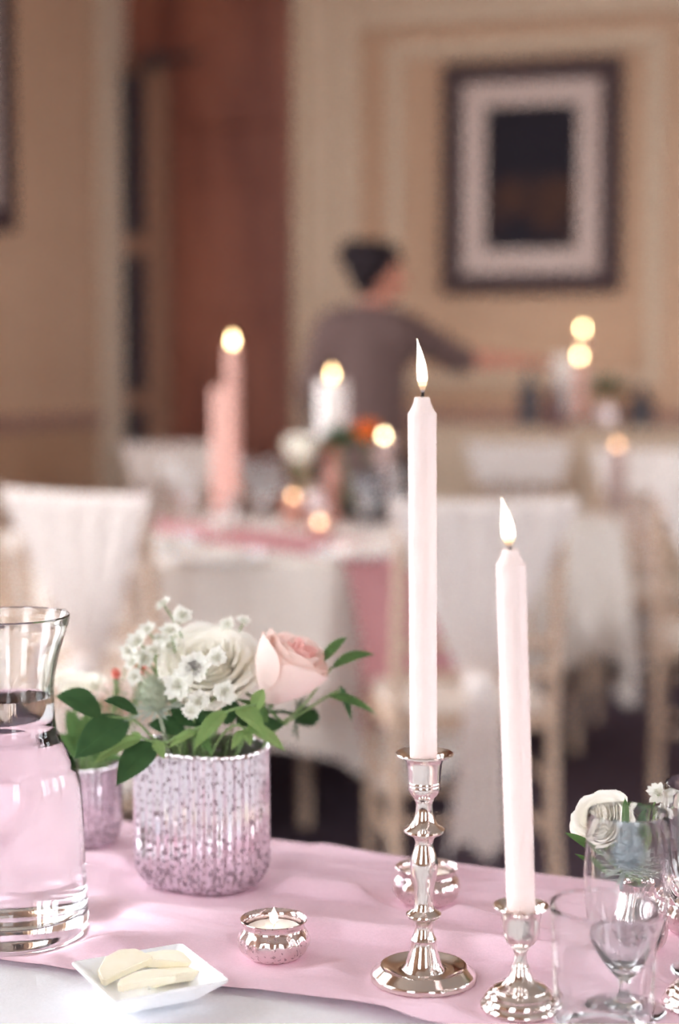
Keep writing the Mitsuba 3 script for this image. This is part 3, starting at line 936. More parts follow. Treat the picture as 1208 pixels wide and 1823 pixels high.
def astrantia(p, axis, R, stem_to, label, group, nb=13, mt=None, dark=False):
    t = thing('astrantia', label, 'flower', group)
    F = frame_from(axis) @ rotz(rng.uniform(0, 6))
    for k in range(nb):
        a = k * 2 * np.pi / nb + rng.normal() * 0.06
        l = R * (1 + 0.1 * rng.normal())
        b = np.array([0.15 * R * math.cos(a), 0.15 * R * math.sin(a), 0]); e = np.array([l * math.cos(a), l * math.sin(a), R * (0.30 + 0.12 * rng.normal())])
        put('petal', place(leaf_mesh(b, e, 0.25 * R, (0, 0, -0.06 * R), 0.22, (0, 0, 1), 0.55, 8), p, F), mt or M_white_petal, t, smooth=True)
    pins = []
    for k in range(36):
        z = rng.uniform(0.25, 1); a = rng.uniform(0, 6.28); s = math.sqrt(1 - z * z)
        d = np.array([s * math.cos(a), s * math.sin(a), z])
        pins.append(tube([d * 0.05 * R, d * R * 0.36, d * R * 0.48], [R * .014, R * .014, R * .04], 4))
    put('centre', place(cat(pins), p, F), M_stamen_dark if dark else M_stamen, t, smooth=True, kind='stuff', label='fine grey stamens' if dark else 'fine pale stamens')
    put('stem', tube(cspl([p, p - F[:, 2] * R * 0.9, stem_to], 12), 0.0008, 6), M_stem, t, smooth=True)


def thistle(p, axis, R, L, stem_to, label, mt, nb=16, blen=1.9, group=None):
    t = thing('sea_holly', label, 'flower', group)
    F = frame_from(axis)
    prof = [(0, -L * .5), (R * .6, -L * .45), (R * .95, -L * .2), (R, 0), (R * .85, L * .25), (R * .5, L * .45), (0, L * .5)]
    head = lathe(spl(prof, 16), 28)
    sp_ = []
    for k in range(420):
        z = rng.uniform(-0.9, 1); a = k * 2.39996
        rr = R * math.sqrt(max(0, 1 - z * z)); d = np.array([rr * math.cos(a), rr * math.sin(a), z * L * .5]); n = d / np.array([R * R, R * R, L * L * .25]); n /= np.linalg.norm(n)
        sp_.append(tube([d * 0.96, d + n * R * 0.42], [R * .05, R * .008], 4, caps=False))
    put('head', place(cat([head] + sp_), p, F), mt, t, smooth=30)
    for k in range(nb):
        a = k * 2 * np.pi / nb + rng.normal() * 0.1
        l = R * blen * (1 + 0.2 * rng.normal())
        b = np.array([0.4 * R * math.cos(a), 0.4 * R * math.sin(a), -L * .42]); e = np.array([l * math.cos(a), l * math.sin(a), -L * (.42 + .15 * rng.normal()) + 0.25 * R])
        bl = [leaf_mesh(b, e, 0.13 * R, (0, 0, -0.1 * R), 0.3, (0, 0, 1), 0.4, 8)]
        for s_ in (0.35, 0.6):
            c = b + (e - b) * s_
            for sg in (-1, 1):
                a2 = a + sg * 0.55
                bl.append(leaf_mesh(c, c + np.array([math.cos(a2), math.sin(a2), 0.25]) * l * 0.32, 0.05 * R, (0, 0, 0), 0.2, (0, 0, 1), 0.4, 5))
        put('bract', place(cat(bl), p, F), M_bract if mt != M_leaf_dark else mt, t, smooth=True)
    put('stem', tube(cspl([p - F[:, 2] * L * .48, p - F[:, 2] * L * 1.2, stem_to], 12), 0.0016, 7), mt, t, smooth=True)


VC = PX['vase']; VT = VC + [0, 0, VH - 0.03]; VY = VC[1]
GB = 'white starry flowers in the main bouquet'


def inside(dx=0.0, dy=0.0):
    o = VROT @ np.array([dx, dy, 0])
    return VT + o - [0, 0, 0.05]


kv = mpp(VC)
rose(at(372, 1188, VY + 0.00), (0.02, -0.62, 0.78), 84 * kv, 46, 'large open cream white rose in the middle of the oval vase', [M_cream_petal], 1.45, 0.85, inside(0.0, 0.0), roll=0.7)
rose(at(508, 1198, VY - 0.022), (0.55, -0.14, 0.82), 72 * kv, 22, 'pale blush pink rose leaning right over the rim of the oval vase', [M_pink_petal, M_blush_petal, M_blush_petal, M_blush_petal], 0.5, 1.12, inside(0.025, 0.0), roll=2.4)
for (px, py, dy, r, ax, lab) in (
        (291, 1076, 0.00, 17, (-0.5, -0.3, 0.85), 'white astrantia flower standing highest above the oval vase bouquet'),
        (324, 1097, -0.01, 20, (0.3, -0.7, 0.6), 'white astrantia flower second highest, just right of the highest one'),
        (303, 1124, -0.02, 21, (-0.1, -0.6, 0.8), 'white astrantia flower touching the upper left edge of the cream rose'),
        (246, 1142, -0.01, 22, (-0.4, -0.6, 0.6), 'white astrantia flower at the upper left corner of the bouquet'),
        (276, 1160, -0.03, 24, (0.0, -0.35, 0.9), 'broad white astrantia flower seen edge on, left of the cream rose'),
        (385, 1170, -0.062, 20, (0.3, -0.9, 0.3), 'small white astrantia flower in front of the right half of the cream rose'),
        (318, 1222, -0.055, 28, (-0.3, -0.8, 0.3), 'large white astrantia flower between the sea holly and the dark centred flower'),
        (352, 1248, -0.058, 22, (0.1, -0.9, 0.1), 'white astrantia flower lowest under the cream rose, above the leaves'),
        (398, 1232, -0.06, 24, (0.4, -0.8, 0.3), 'white astrantia flower below the gap between the two roses'),
        (405, 1112, 0.02, 15, (-0.2, -0.6, 0.7), 'tiny white astrantia flower behind the top of the cream rose, left of two'),
        (433, 1106, 0.025, 13, (0.3, -0.5, 0.8), 'tiny white astrantia flower behind the top of the cream rose, right of two'),
        (236, 1180, -0.01, 17, (-0.6, -0.5, 0.5), 'white astrantia flower at the left side of the bouquet above the pink bud'),
        (262, 1122, 0.01, 18, (-0.4, -0.5, 0.7), 'white astrantia flower above the upper left corner one'),
        (230, 1158, 0.0, 19, (-0.5, -0.7, 0.4), 'white astrantia flower farthest left in the main bouquet'),
        (258, 1172, 0.0, 20, (-0.2, -0.8, 0.5), 'white astrantia flower just above the coral bud'),
        (300, 1150, 0.0, 18, (0.1, -0.7, 0.6), 'white astrantia flower tucked against the left side of the cream rose'),
        (240, 1205, -.01, 17, (-.3, -.8, .4), 'white astrantia flower left of the sea holly'),
        (285, 1140, .01, 17, (.2, -.6, .7), 'white astrantia flower in the middle of the upper left cluster'),
        (340, 1265, -.06, 17, (0, -.9, .2), 'half hidden white astrantia flower low among the front leaves')):
    p = at(px, py, VY + dy)
    astrantia(p, ax, r * mpp(p), inside(rng.uniform(-.03, .02), rng.uniform(-.02, .01)), lab, GB)
p = at(345, 1190, VY - 0.056)
astrantia(p, (-0.1, -0.95, 0.35), 31 * mpp(p), inside(0, -.01), 'white astrantia flower with a dark grey centre in front of the cream rose', None, 14, None, True)
p = at(272, 1236, VY - 0.045)
thistle(p, (-0.2, -0.35, 0.9), 21 * kv, 60 * kv, inside(-0.03, -0.01), 'grey green spiky sea holly beside the cream rose', M_thistle, 20, 2.5)
p = at(545, 1275, VY + 0.01)
thistle(p, (0.75, -0.2, -0.1), 14 * kv, 40 * kv, inside(0.035, 0.0), 'dark spiky sea holly under the blush rose', M_leaf_dark, 14, 2.6)


def sprig(label, leaves, stem_px, Y, mt, group=None, stem_end=None, dark=None):
    """leaves: (base px, tip px, half width px, depth at tip, bow)"""
    t = thing('leaf_sprig', label, 'foliage', group)
    for lf in leaves:
        (bx, by), (tx, ty), w, dy, bow = lf[:5]
        b, e = at(bx, by, Y), at(tx, ty, Y + dy)
        put('leaf', leaf_mesh(b, e, w * mpp(b), np.array([0, -0.2, 1.0]) * bow * mpp(b), 0.22, lf[5] if len(lf) > 5 else (0.1, -0.75, 0.65), 0.42), lf[6] if len(lf) > 6 else mt, t, smooth=True)
    pts = [at(x, y, Y) for x, y in stem_px]
    if stem_end is not None:
        rim_z = (VC[2] + VH if abs(stem_end[0] - VC[0]) < .06 and abs(stem_end[1] - VC[1]) < .06 else stem_end[2] + .03) + .008
        k = stem_end + (pts[0] - stem_end) * (0.45 if rim_z > stem_end[2] + .05 else .3)
        pts = [stem_end, np.array([k[0], k[1], rim_z])] + pts
    put('stem', tube(spl(pts, 20), 0.0011, 7), M_stem, t, smooth=True)


FY = VY - 0.062
sprig('bright green leaf sprig spilling over the front of the oval vase rim', [
    ((404, 1266), (344, 1336), 15, -0.012, 10), ((420, 1262), (472, 1312), 20, -0.016, 12, (0.5, -0.7, 0.5)), ((440, 1290), (508, 1338), 13, -0.01, 6), ((452, 1266), (470, 1226), 15, 0.0, 2, (-0.4, -0.8, 0.3)),
    ((352, 1300), (300, 1332), 9, -0.01, 5), ((345, 1305), (378, 1345), 12, -0.012, 6, (0.5, -0.7, 0.4), M_leaf)],
    [(300, 1322), (360, 1292), (410, 1264), (455, 1255)], FY, M_leaf_light, stem_end=inside(0.0, -0.03))
sprig('small light green sprig hanging at the front rim below the blush rose', [
    ((432, 1300), (412, 1336), 9, -0.006, 3), ((436, 1296), (446, 1330), 9, -0.006, 3), ((436, 1298), (462, 1308), 8, -0.006, 3)], [(425, 1290), (436, 1298)], FY, M_leaf_light, stem_end=inside(0.01, -0.03))
sprig('sprig of two narrow green leaves reaching up right of the blush rose', [
    ((572, 1180), (618, 1134), 11, 0.01, 6, (-0.4, -0.7, 0.5)), ((590, 1190), (668, 1166), 13, 0.01, 10, (0, -0.5, 0.85))], [(545, 1250), (570, 1215), (590, 1188)], VY - 0.01, M_leaf, stem_end=inside(0.035, 0.0))
sprig('green leaf pair pointing right beyond the blush rose', [
    ((580, 1238), (670, 1272), 12, 0.0, 8, (0.1, -0.5, 0.85)), ((604, 1222), (626, 1284), 10, 0.02, 4, (0.6, -0.6, 0.3), M_leaf_dark)], [(548, 1262), (585, 1238), (606, 1228)], VY - 0.005, M_leaf, stem_end=inside(0.035, 0.0))
sprig('sprig of broad dark green leaves hanging over the left rim of the oval vase', [
    ((278, 1322), (206, 1400), 30, -0.02, 8, (-0.3, -0.8, 0.45)), ((228, 1282), (132, 1352), 36, -0.02, 8, (-0.1, -0.75, 0.6)), ((246, 1272), (183, 1248), 17, -0.01, 8, (0.0, -0.5, 0.85)), ((180, 1278), (98, 1240), 26, 0.0, 14, (0.0, -0.6, 0.8))],
    [(300, 1330), (278, 1318), (232, 1280), (180, 1276)], VY - 0.05, M_leaf_dark, stem_end=inside(-0.03, -0.02))
sprig('light green pointed leaf sprig at the left rim of the oval vase', [
    ((252, 1314), (165, 1362), 14, -0.01, 10, (0.1, -0.7, 0.7)), ((275, 1318), (292, 1352), 11, -0.01, 4), ((252, 1312), (232, 1306), 5, 0, 2)], [(330, 1310), (290, 1322), (250, 1312)], VY - 0.058, M_leaf_light, stem_end=inside(-0.01, -0.03))
sprig('dark foliage sprig low in the oval vase behind the other leaves', [
    ((330, 1300), (262, 1290), 20, 0.0, 4), ((360, 1290), (300, 1262), 22, 0.01, 4), ((420, 1290), (480, 1262), 20, 0.01, 4), ((440, 1296), (506, 1292), 18, 0.01, 4), ((380, 1300), (352, 1262), 16, 0.0, 4), ((400, 1290), (420, 1246), 16, 0.0, 4)],
    [(380, 1310), (390, 1285)], VY - 0.025, M_leaf_dark, stem_end=inside(0.0, 0.0))
# loose coral and white wax flowers at the left of the bouquet
GW = 'tiny white wax flowers left of the bouquet'
V2C = PX['vase2']; V2T = V2C + [0, 0, V2H - 0.03]; V2Y = V2C[1]
for (px, py, r, m, lab) in ((250, 1192, 13, M_coral_petal, 'coral pink bud left of the cream rose'), (207, 1202, 11, M_coral_petal, 'small pink bud above the vase behind the carafe')):
    p = at(px, py, V2Y - 0.08)
    rose(p, (0.1, -0.6, 0.7), r * mpp(p), 8, lab, [m], 0.4, 1.1, V2T, name='flower_bud', catg='flower bud')
for (px, py, r) in ((186, 1228, 13), (210, 1218, 12), (224, 1236, 14), (196, 1244, 12), (172, 1240, 11), (236, 1214, 10), (228, 1168, 12)):
    p = at(px, py, V2Y - 0.06)
    astrantia(p, (rng.uniform(-.5, .5), -0.7, 0.5), r * mpp(p), V2T, 'tiny pinkish white wax flower left of the main bouquet', GW, 6, M_blush_petal)
k2 = mpp(V2C)
rose(at(150, 1232, V2Y), (-0.1, -0.5, 0.85), 40 * k2, 18, 'cream rose in the small vase behind the carafe', [M_cream_petal], 0.8, 0.8, V2T)
rose(at(116, 1212, V2Y + 0.02), (-0.2, -0.4, 0.9), 22 * k2, 12, 'small cream rose bud above the carafe neck', [M_cream_petal], 0.6, 0.9, V2T)
sprig('dull green sprig filling the small vase behind the carafe', [
    ((150, 1340), (118, 1262), 18, 0, 4), ((160, 1345), (196, 1276), 20, 0, 4), ((140, 1345), (92, 1310), 18, -0.01, 4), ((170, 1345), (206, 1322), 14, -0.01, 4), ((150, 1345), (152, 1268), 16, -.02, 4), ((160, 1350), (222, 1352), 10, -.02, 4)],
    [(150, 1352), (152, 1320)], V2Y - 0.02, M_leaf, stem_end=V2T)

# bud vase with flowers behind the stemmed glass
BC = PX['bud']; kb = mpp(BC)
bz = lambda y: at(1137, y, BC[1])[2] - ZR
bp = [(0, 0.0), (30 * kb, 0.0), (38 * kb, 0.002), (47 * kb, bz(1668)), (50 * kb, bz(1652)), (47 * kb, bz(1632)), (38 * kb, bz(1612)), (31 * kb, bz(1598)), (28 * kb, bz(1588)), (28.5 * kb, bz(1578)), (32 * kb, bz(1570)), (31 * kb, bz(1568)), (28 * kb, bz(1570)), (25 * kb, bz(1580)), (24 * kb, bz(1600)), (0, bz(1602))]
put('bud_vase', place(lathe(spl(bp, 60), 144, mod=lambda th, u, z: 1 + 0.025 * np.cos(th * 18) * (z > 0.006) * (u < 0.72)), BC), M_mercury_small, smooth=40,
    label='small ribbed silver bud vase behind the stemmed glass', cat='vase')
BT = BC + [0, 0, bz(1600) + 0.002]
BN = BC + [0, 0, bz(1572)]


def bstem(p):
    return BT


rose(at(1072, 1458, BC[1] + 0.015), (-0.35, -0.55, 0.75), 52 * kb, 34, 'cream white rose in the silver bud vase seen through the stemmed glass', [M_cream_petal], 1.4, 0.8, BT, roll=1.0)
p = at(1118, 1512, BC[1] - 0.02)
thistle(p, (0.05, -0.25, 0.95), 24 * kb, 74 * kb, BT, 'blue grey spiky sea holly in the silver bud vase', M_thistle_blue, 22, 2.6)
for (px, py, r, ax, lab) in ((1172, 1414, 23, (0.1, -0.72, 0.68), 'white starry astrantia flower standing highest above the bud vase'), (1182, 1444, 16, (0.2, -0.85, 0.3), 'smaller white astrantia flower just below the highest one')):
    p = at(px, py, BC[1] - 0.01)
    astrantia(p, ax, r * mpp(p), BT, lab, None, 14)
p = at(1204, 1424, BC[1])
astrantia(p, (0.4, -0.7, 0.5), 11 * kb, BT, 'half open white flower at the right edge of the photo', None, 8, M_blush_petal)
sprig('sprig of narrow grey green leaves left of the bud vase', [
    ((1075, 1528), (1003, 1482), 9, 0, 5), ((1085, 1560), (1022, 1520), 7, 0, 4), ((1112, 1480), (1112, 1420), 8, 0, 2, (0.3, -0.9, 0.1)), ((1135, 1490), (1150, 1440), 14, 0.01, 2, (0.2, -0.9, 0.2), M_leaf_dark)],
    [(1120, 1562), (1095, 1545), (1075, 1528)], BC[1] - 0.005, M_leaf, stem_end=BT)

# ------------------------------------------------------------------ background: chairs, drapes, tables
def chair_parts():
    """local axes: x across, +y towards the back, seat front at -y; origin on the floor under the seat centre"""
    P = []
    bar = lambda p, q, r0, r1=None: tube(cspl([p, q], 5), np.linspace(r0, r1 or r0, 5), 10)
    hw, hd = 0.185, 0.185
    P.append(('seat', bevel_box(0.40, 0.40, 0.030, 0.008).apply_translation([0, 0, 0.425]), M_limewash))
    P.append(('seat_pad', bevel_box(0.385, 0.385, 0.035, 0.014).apply_translation([0, -0.003, 0.458]), M_pad))
    for sx_ in (-1, 1):
        P.append(('leg', bar([sx_ * hw, -hd, 0.42], [sx_ * (hw + 0.006), -hd - 0.01, 0.0], 0.017, 0.012), M_limewash))
        P.append(('back_post', tube(cspl([[sx_ * (hw + 0.004), hd + 0.055, 0.0], [sx_ * hw, hd, 0.42], [sx_ * hw, hd + 0.02, 0.62], [sx_ * (hw - 0.004), hd + 0.07, 0.955]], 14), np.linspace(0.017, 0.013, 14), 10), M_limewash))
        for z in (0.14, 0.27):
            P.append(('stretcher', bar([sx_ * hw, -hd, z], [sx_ * hw, hd + 0.03, z], 0.009), M_limewash))
    for z, y in ((0.17, -hd - 0.005), (0.30, -hd), (0.20, hd + 0.035)):
        P.append(('stretcher', bar([-hw, y, z], [hw, y, z], 0.009), M_limewash))
    for z, y, r in ((0.945, hd + 0.067, 0.015), (0.86, hd + 0.055, 0.010), (0.62, hd + 0.02, 0.012), (0.545, hd + 0.011, 0.012)):
        P.append(('back_rail', bar([-hw, y, z], [hw, y, z], r), M_limewash))
    for x in np.linspace(-0.12, 0.12, 5):
        P.append(('spindle', bar([x, hd + 0.02, 0.62], [x, hd + 0.055, 0.86], 0.008), M_limewash))
    return P


CHAIR = [(n, mikit.ply(m, b, smooth=40)) for n, m, b in chair_parts()]


def drape_mesh(knot=0.53, bottom=0.14, topw=0.215, spread=1.0):
    """cloth hooked over the top rail, gathered to a knot behind the chair, its tails hanging down"""
    rows = []
    hd = 0.185
    u = np.linspace(-1, 1, 41)
    lean = lambda z: hd + 0.02 + 0.05 * np.clip((z - 0.62) / 0.335, -1, 1.1)
    # inner side, over the rail, outer side, knot, tails
    for z in np.linspace(0.80, 0.955, 6):
        rows.append(np.stack([u * topw * (0.80 + 0.20 * (z - .8) / .155), 0 * u + lean(z) - 0.022, 0 * u + z], -1))
    for a in np.linspace(0.2, np.pi - 0.2, 6):
        rows.append(np.stack([u * topw, 0 * u + lean(0.955) - 0.022 * math.cos(a), 0.955 + 0.017 * math.sin(a) - 0.006 * (1 - u ** 2)], -1))
    zz = np.linspace(0.95, knot, 26)
    for z in zz:
        f = (z - knot) / (0.95 - knot)
        w = 0.030 + (topw - 0.030) * f ** 0.95
        fold = 0.008 * np.sin(u * 16 + 0.8) * (0.35 + 0.65 * (1 - f)) + 0.004 * np.sin(u * 31)
        rows.append(np.stack([u * w, lean(z) + 0.024 + fold + 0.020 * (1 - f) * (1 - u ** 2), 0 * u + z], -1))
    for i, z in enumerate(np.linspace(knot - 0.02, bottom, 22)):
        f = i / 21
        w = (0.034 + 0.035 * f ** 0.6) * spread
        fold = 0.013 * np.sin(u * 13 + 1.5 * f) * min(1, f * 3 + .3)
        rows.append(np.stack([u * w + 0.01 * f, lean(0.62) + 0.045 + fold + 0.02 * (1 - f), z + 0.02 * np.sin(u * 4) * f], -1))
    v = np.vstack(rows)
    body = TM(v, grid_faces(len(rows), 41))
    kn = lathe(spl([(0.0, -0.035), (0.026, -0.028), (0.036, 0.0), (0.026, 0.028), (0, 0.035)], 14), 20)
    kn = place(kn, (0, lean(knot) + 0.05, knot), None)
    return body, kn


DR, DK = drape_mesh()
DRAPE = [('cloth', mikit.ply(DR, M_drape, smooth=True)), ('knot', mikit.ply(DK, M_drape, smooth=True))]


def put_copy(key, protos, M):
    for n, d in protos:
        scene[numbered(f'{key}__{n}')] = {**d, 'to_world': M}


def chair(x, y, ang, lab_c, lab_d, drape=True):
    """ang: direction the sitter faces, degrees, 90 = away from the camera"""
    c_, s_ = math.cos(math.radians(ang)), math.sin(math.radians(ang))
    M = T4().translate([x + 0.25 * c_, y + 0.25 * s_, 0]).rotate([0, 0, 1], ang + 90).scale([1, 1, 0.975])
    k = thing('banquet_chair', lab_c, 'chair')
    put_copy(k, CHAIR, M)
    if drape:
        d = thing('chair_drape', lab_d, 'chair drape')
        put_copy(d, DRAPE, M)


def px_x(px, Y):
    return at(px, 900, Y)[0]


# facing: 90 deg looks away from the camera (we see its back)
chair(px_x(856, 3.8), 3.78, 97, 'limewashed banquet chair behind the two pink candles, its back to the camera', 'white cloth drape gathered behind the chair between the two pink candles')
chair(px_x(142, 4.0), 4.0, 62, 'limewashed banquet chair above the water carafe', 'white cloth drape over the chair back above the water carafe')
chair(px_x(312, 6.75), 6.75, -75, 'limewashed banquet chair on the far side of the left table, near the doors', 'white cloth drape on the chair in front of the wooden doors')
chair(px_x(918, 6.85), 6.8, -84, 'limewashed banquet chair beyond the shorter candle, under the large picture', 'white cloth drape on the chair below the large picture')
chair(px_x(1150, 6.3), 6.25, -98, 'limewashed banquet chair behind the small round table', 'pinkish white drape on the chair at the small round table')
chair(px_x(1295, 4.7), 4.7, 78, 'limewashed banquet chair half out of the photo at the right', 'white cloth drape at the right edge of the photo')
chair(px_x(-75, 4.5), 4.5, 40, 'limewashed banquet chair half out of the photo at the left', 'white cloth drape at the left edge of the photo')


def round_cloth(cx, cy, R, half, z, rot, seed, maxdrop):
    n, th = 240, np.arange(240) * 2 * np.pi / 240
    c = th - rot
    sq = half / np.maximum(np.abs(np.cos(c)), np.abs(np.sin(c)))
    drop = np.minimum(sq - R, maxdrop)
    rows = [np.stack([R * f * np.cos(th), R * f * np.sin(th), 0 * th + z], -1) for f in (0.0005, 0.25, 0.5, 0.75, 0.94, 0.985)]
    rows.append(np.stack([(R + 0.006) * np.cos(th), (R + 0.006) * np.sin(th), 0 * th + z - 0.004], -1))
    ph = rng.uniform(0, 6)
    for f in np.linspace(0.06, 1, 18):
        w = 0.006 + f ** 0.8 * (0.030 + 0.030 * np.sin(th * 13 + ph + 0.6 * np.sin(th * 3)) + 0.012 * np.sin(th * 29 + ph))
        rows.append(np.stack([(R + w) * np.cos(th), (R + w) * np.sin(th), z - 0.004 - drop * f], -1))
    return place(TM(np.vstack(rows), grid_faces(len(rows), n, True)), (cx, cy, 0))


def round_table(cx, cy, R, half, rot, lab_t, lab_c, seed, maxdrop=0.68):
    t = thing('round_table', lab_t, 'table')
    put('tabletop', place(lathe([(0, .715), (R - .01, .715), (R - .004, .72), (R - .004, .742), (R - .01, .746), (0, .746)], 72), (cx, cy, 0)), M_limewash, t, smooth=30)
    for k in range(4):
        a = rot + k * np.pi / 2 + .4
        q = np.array([cx + R * .62 * math.cos(a), cy + R * .62 * math.sin(a), 0])
        put('leg', tube([q, q + [0, 0, .36], q + [0, 0, .716]], .018, 10), M_limewash, t, smooth=40)
    put('tablecloth', round_cloth(cx, cy, R, half, .752, rot, seed, maxdrop), M_cloth, smooth=40, label=lab_c, cat='tablecloth')


LT = np.array([-0.32, 4.86]); RT = np.array([0.60, 5.50])
round_table(LT[0], LT[1], 0.70, 1.15, 0.15, 'round banquet table on the left behind the bouquet', 'white cloth on the round table behind the bouquet', 1, 0.60)
round_table(RT[0], RT[1], 0.32, 0.72, 0.55, 'small round table right of the shorter candle', 'white cloth with pointed corners on the small round table at right', 2, 0.60)

# long cream sideboard against the wall under the picture
sb_ = thing('sideboard', 'long cream painted sideboard against the wall under the large picture', 'sideboard')
sa0, sa1, SZ = far(800, 760)[0], far(1208, 760)[0] + 0.6, 1.0
put('top', rb(sa0 - .02, sa1 + .02, .03, .50, SZ - .03, SZ, .006), M_cream, sb_)
put('body', rb(sa0, sa1, .04, .47, .10, SZ - .03, .006), M_cream, sb_)
nd = 4
for k in range(nd):
    x0, x1 = sa0 + (sa1 - sa0) * k / nd + .02, sa0 + (sa1 - sa0) * (k + 1) / nd - .02
    dd_ = put('door', rb(x0, x1, .465, .487, .14, SZ - .07, .005), M_cream, sb_)
    put('knob', room(place(M_to_T(ball((0, 0, 0), .014, 12)), (x1 - .04 if k % 2 == 0 else x0 + .04, .498, .55))), M_darkmetal, dd_, smooth=True)
for x in (sa0 + .04, sa1 - .04):
    for y in (.07, .43):
        put('foot', rb(x - .025, x + .025, y - .025, y + .025, 0, .105, .004), M_cream, sb_)

# dusky pink runner across the left table, its end hanging towards the near right
da = math.radians(-48)
dv, dn = np.array([math.cos(da), math.sin(da)]), np.array([-math.sin(da), math.cos(da)])
q = np.concatenate([np.linspace(-0.70, 0.72, 30), 0.72 + np.linspace(0.02, 0.42, 16)])
wv = np.linspace(-0.18, 0.18, 13)
rows = []
for d in q:
    lim = np.sqrt(0.705 ** 2 - wv ** 2) + 0.004
    over = np.maximum(d - lim, 0)
    dd = np.minimum(d, lim + 0.050) + 0.012 * np.sin(wv * 30) * np.clip(over * 4, 0, 1)
    dd = np.maximum(dd, -lim)
    dd = np.where(over > 0, np.minimum(d, lim + np.minimum(0.012 + over * .3, 0.075)), dd)
    rows.append(np.stack([LT[0] + dv[0] * dd + dn[0] * wv, LT[1] + dv[1] * dd + dn[1] * wv, 0.7575 - np.maximum(over - 0.010, 0)], -1))
put('table_runner', TM(np.vstack(rows), grid_faces(len(rows), 13)), M_rose_runner, smooth=True, label='dusky pink runner hanging off the round table behind the bouquet', cat='table runner')

# ------------------------------------------------------------------ background candles and table things
ZB = 0.753


def bg_candle(kind, label, px, ytop, ybot, Y, dia, mt, fl=None, fpx=None, group=None, foot='stick', footlab=None, zf=0.753):
    c = thing(kind, label, 'candle', group)
    b, t = at(px, ybot, Y), at(px, ytop, Y)
    L = t[2] - b[2]; R = dia / 2
    put('wax', place(lathe([(0, 0), (R * .96, 0), (R, .003), (R, L * .5), (R, L - .008), (R * .93, L - .002), (R * .6, L), (0, L - .002)], 28), b), mt, c, smooth=30)
    top = b + [0, 0, L - .002]
    put('wick', tube([top, top + [0, 0, .005], top + [.001, 0, .010]], .0012, 6), M_wick, c)
    if fl:
        put('flame', flame_mesh(top + [0, 0, .006], top + [0, 0, .044], .0072, n=10, m=12), M_flame, c, smooth=True, emit=[x * GAIN for x in fl])
    if foot == 'stick':
        hgt = b[2] - zf
        s = thing('candlestick', footlab, 'candlestick')
        if hgt > 0.02:
            put('base', place(lathe(spl([(0, 0), (.042, 0), (.044, .004), (.036, .010), (.016, .016), (.010, .024)], 20), 28), (b[0], b[1], zf)), M_silver, s, smooth=35)
            put('stem', place(lathe(spl([(.010, .022), (.008, hgt * .4), (.013, hgt * .5), (.008, hgt * .6), (.010, hgt - .028), (R + .004, hgt - .015), (R + .006, hgt + .004), (R + .001, hgt + .006), (R + .0008, hgt - .0005), (0, hgt - .001)], 40), 28), (b[0], b[1], zf)), M_silver, s, smooth=35)


BR = (33, 23, 11.5)
DM = (14, 8.2, 4.6)
bg_candle('taper_candle', 'tall rose pink candle burning against the wooden doors', 415, 618, 880, 5.15, 0.040, M_wax_rose, BR, footlab='silver candlestick under the tall rose pink candle by the doors')
bg_candle('taper_candle', 'unlit shorter rose pink candle just left of the tall one by the doors', 391, 690, 905, 4.98, 0.044, M_wax_rose, None, footlab='silver candlestick under the unlit rose pink candle')
bg_candle('pillar_candle', 'thick white pillar candle burning between the doors and the person', 591, 678, 780, 5.3, 0.098, M_wax_white, (24, 15.5, 7.4), foot=None)
pb_ = at(591, 780, 5.3)
st_ = thing('candle_stand', 'copper stand under the thick white pillar candle', 'candle stand')
put('plate', place(lathe([(0, 0), (.056, 0), (.06, .006), (.058, .010), (0, .008)], 28), pb_ - [0, 0, .0105]), M_copper, st_, smooth=35)
hs_ = pb_[2] - ZB - 0.010
put('column', place(lathe(spl([(0, 0), (.055, 0), (.056, .006), (.022, .02), (.018, hs_ * .3), (.024, hs_ * .5), (.018, hs_ * .7), (.03, hs_ - .004), (0, hs_)], 40), 28), (pb_[0], pb_[1], ZB)), M_copper, st_, smooth=35)
bg_candle('taper_candle', 'rose pink candle burning at the right, under the two stacked lights', 1030, 642, 745, 6.95, 0.048, M_wax_rose, BR, footlab='silver candlestick under the rose pink candle on the sideboard', zf=SZ)
bg_candle('taper_candle', 'pale candle whose light stands highest at the right', 1035, 594, 742, 7.12, 0.030, M_wax_rose, BR, footlab='silver candlestick under the highest light on the sideboard', zf=SZ)
bg_candle('pillar_candle', 'white pillar candle left of the two stacked lights', 1000, 632, 740, 7.12, 0.085, M_wax_white, None, foot=None)
pb_ = at(1000, 740, 7.12)
put('candle_stand', place(lathe(spl([(0, 0), (.05, 0), (.05, .006), (.02, .012), (.016, .03), (.05, pb_[2] - SZ - .008), (.055, pb_[2] - SZ - .002), (0, pb_[2] - SZ - .001)], 30), 24), (pb_[0], pb_[1], SZ)), M_copper, smooth=35, label='copper stand under the white pillar candle at right', cat='candle stand')


def bg_tealight(px, py, Y, fl, label, zfoot=ZB, tall=False):
    p = at(px, py, Y)
    h = max(p[2] - zfoot - 0.028, 0.004)
    t = thing('votive_light', label, 'candle')
    put('glass', place(lathe([(0, 0), (.026, 0), (.030, .004), (.032, .03), (.033, h + .03), (.0315, h + .03), (.0305, .03), (.028, .007), (0, .006)], 28), (p[0], p[1], zfoot)), M_copper if not tall else M_mercury_small, t, smooth=35)
    put('wax', place(lathe([(0, .006), (.028, .006), (.029, .012), (.0295, h + .010), (0, h + .009)], 24), (p[0], p[1], zfoot)), M_wax_white, t, smooth=35)
    b = np.array([p[0], p[1], zfoot + h + .010])
    put('wick', tube([b, b + [0, 0, .003], b + [0, 0, .007]], .0012, 6), M_wick, t)
    put('flame', flame_mesh(b + [0, 0, .005], b + [0, 0, .040], .0070, n=10, m=12), M_flame, t, smooth=True, emit=[x * GAIN for x in fl])


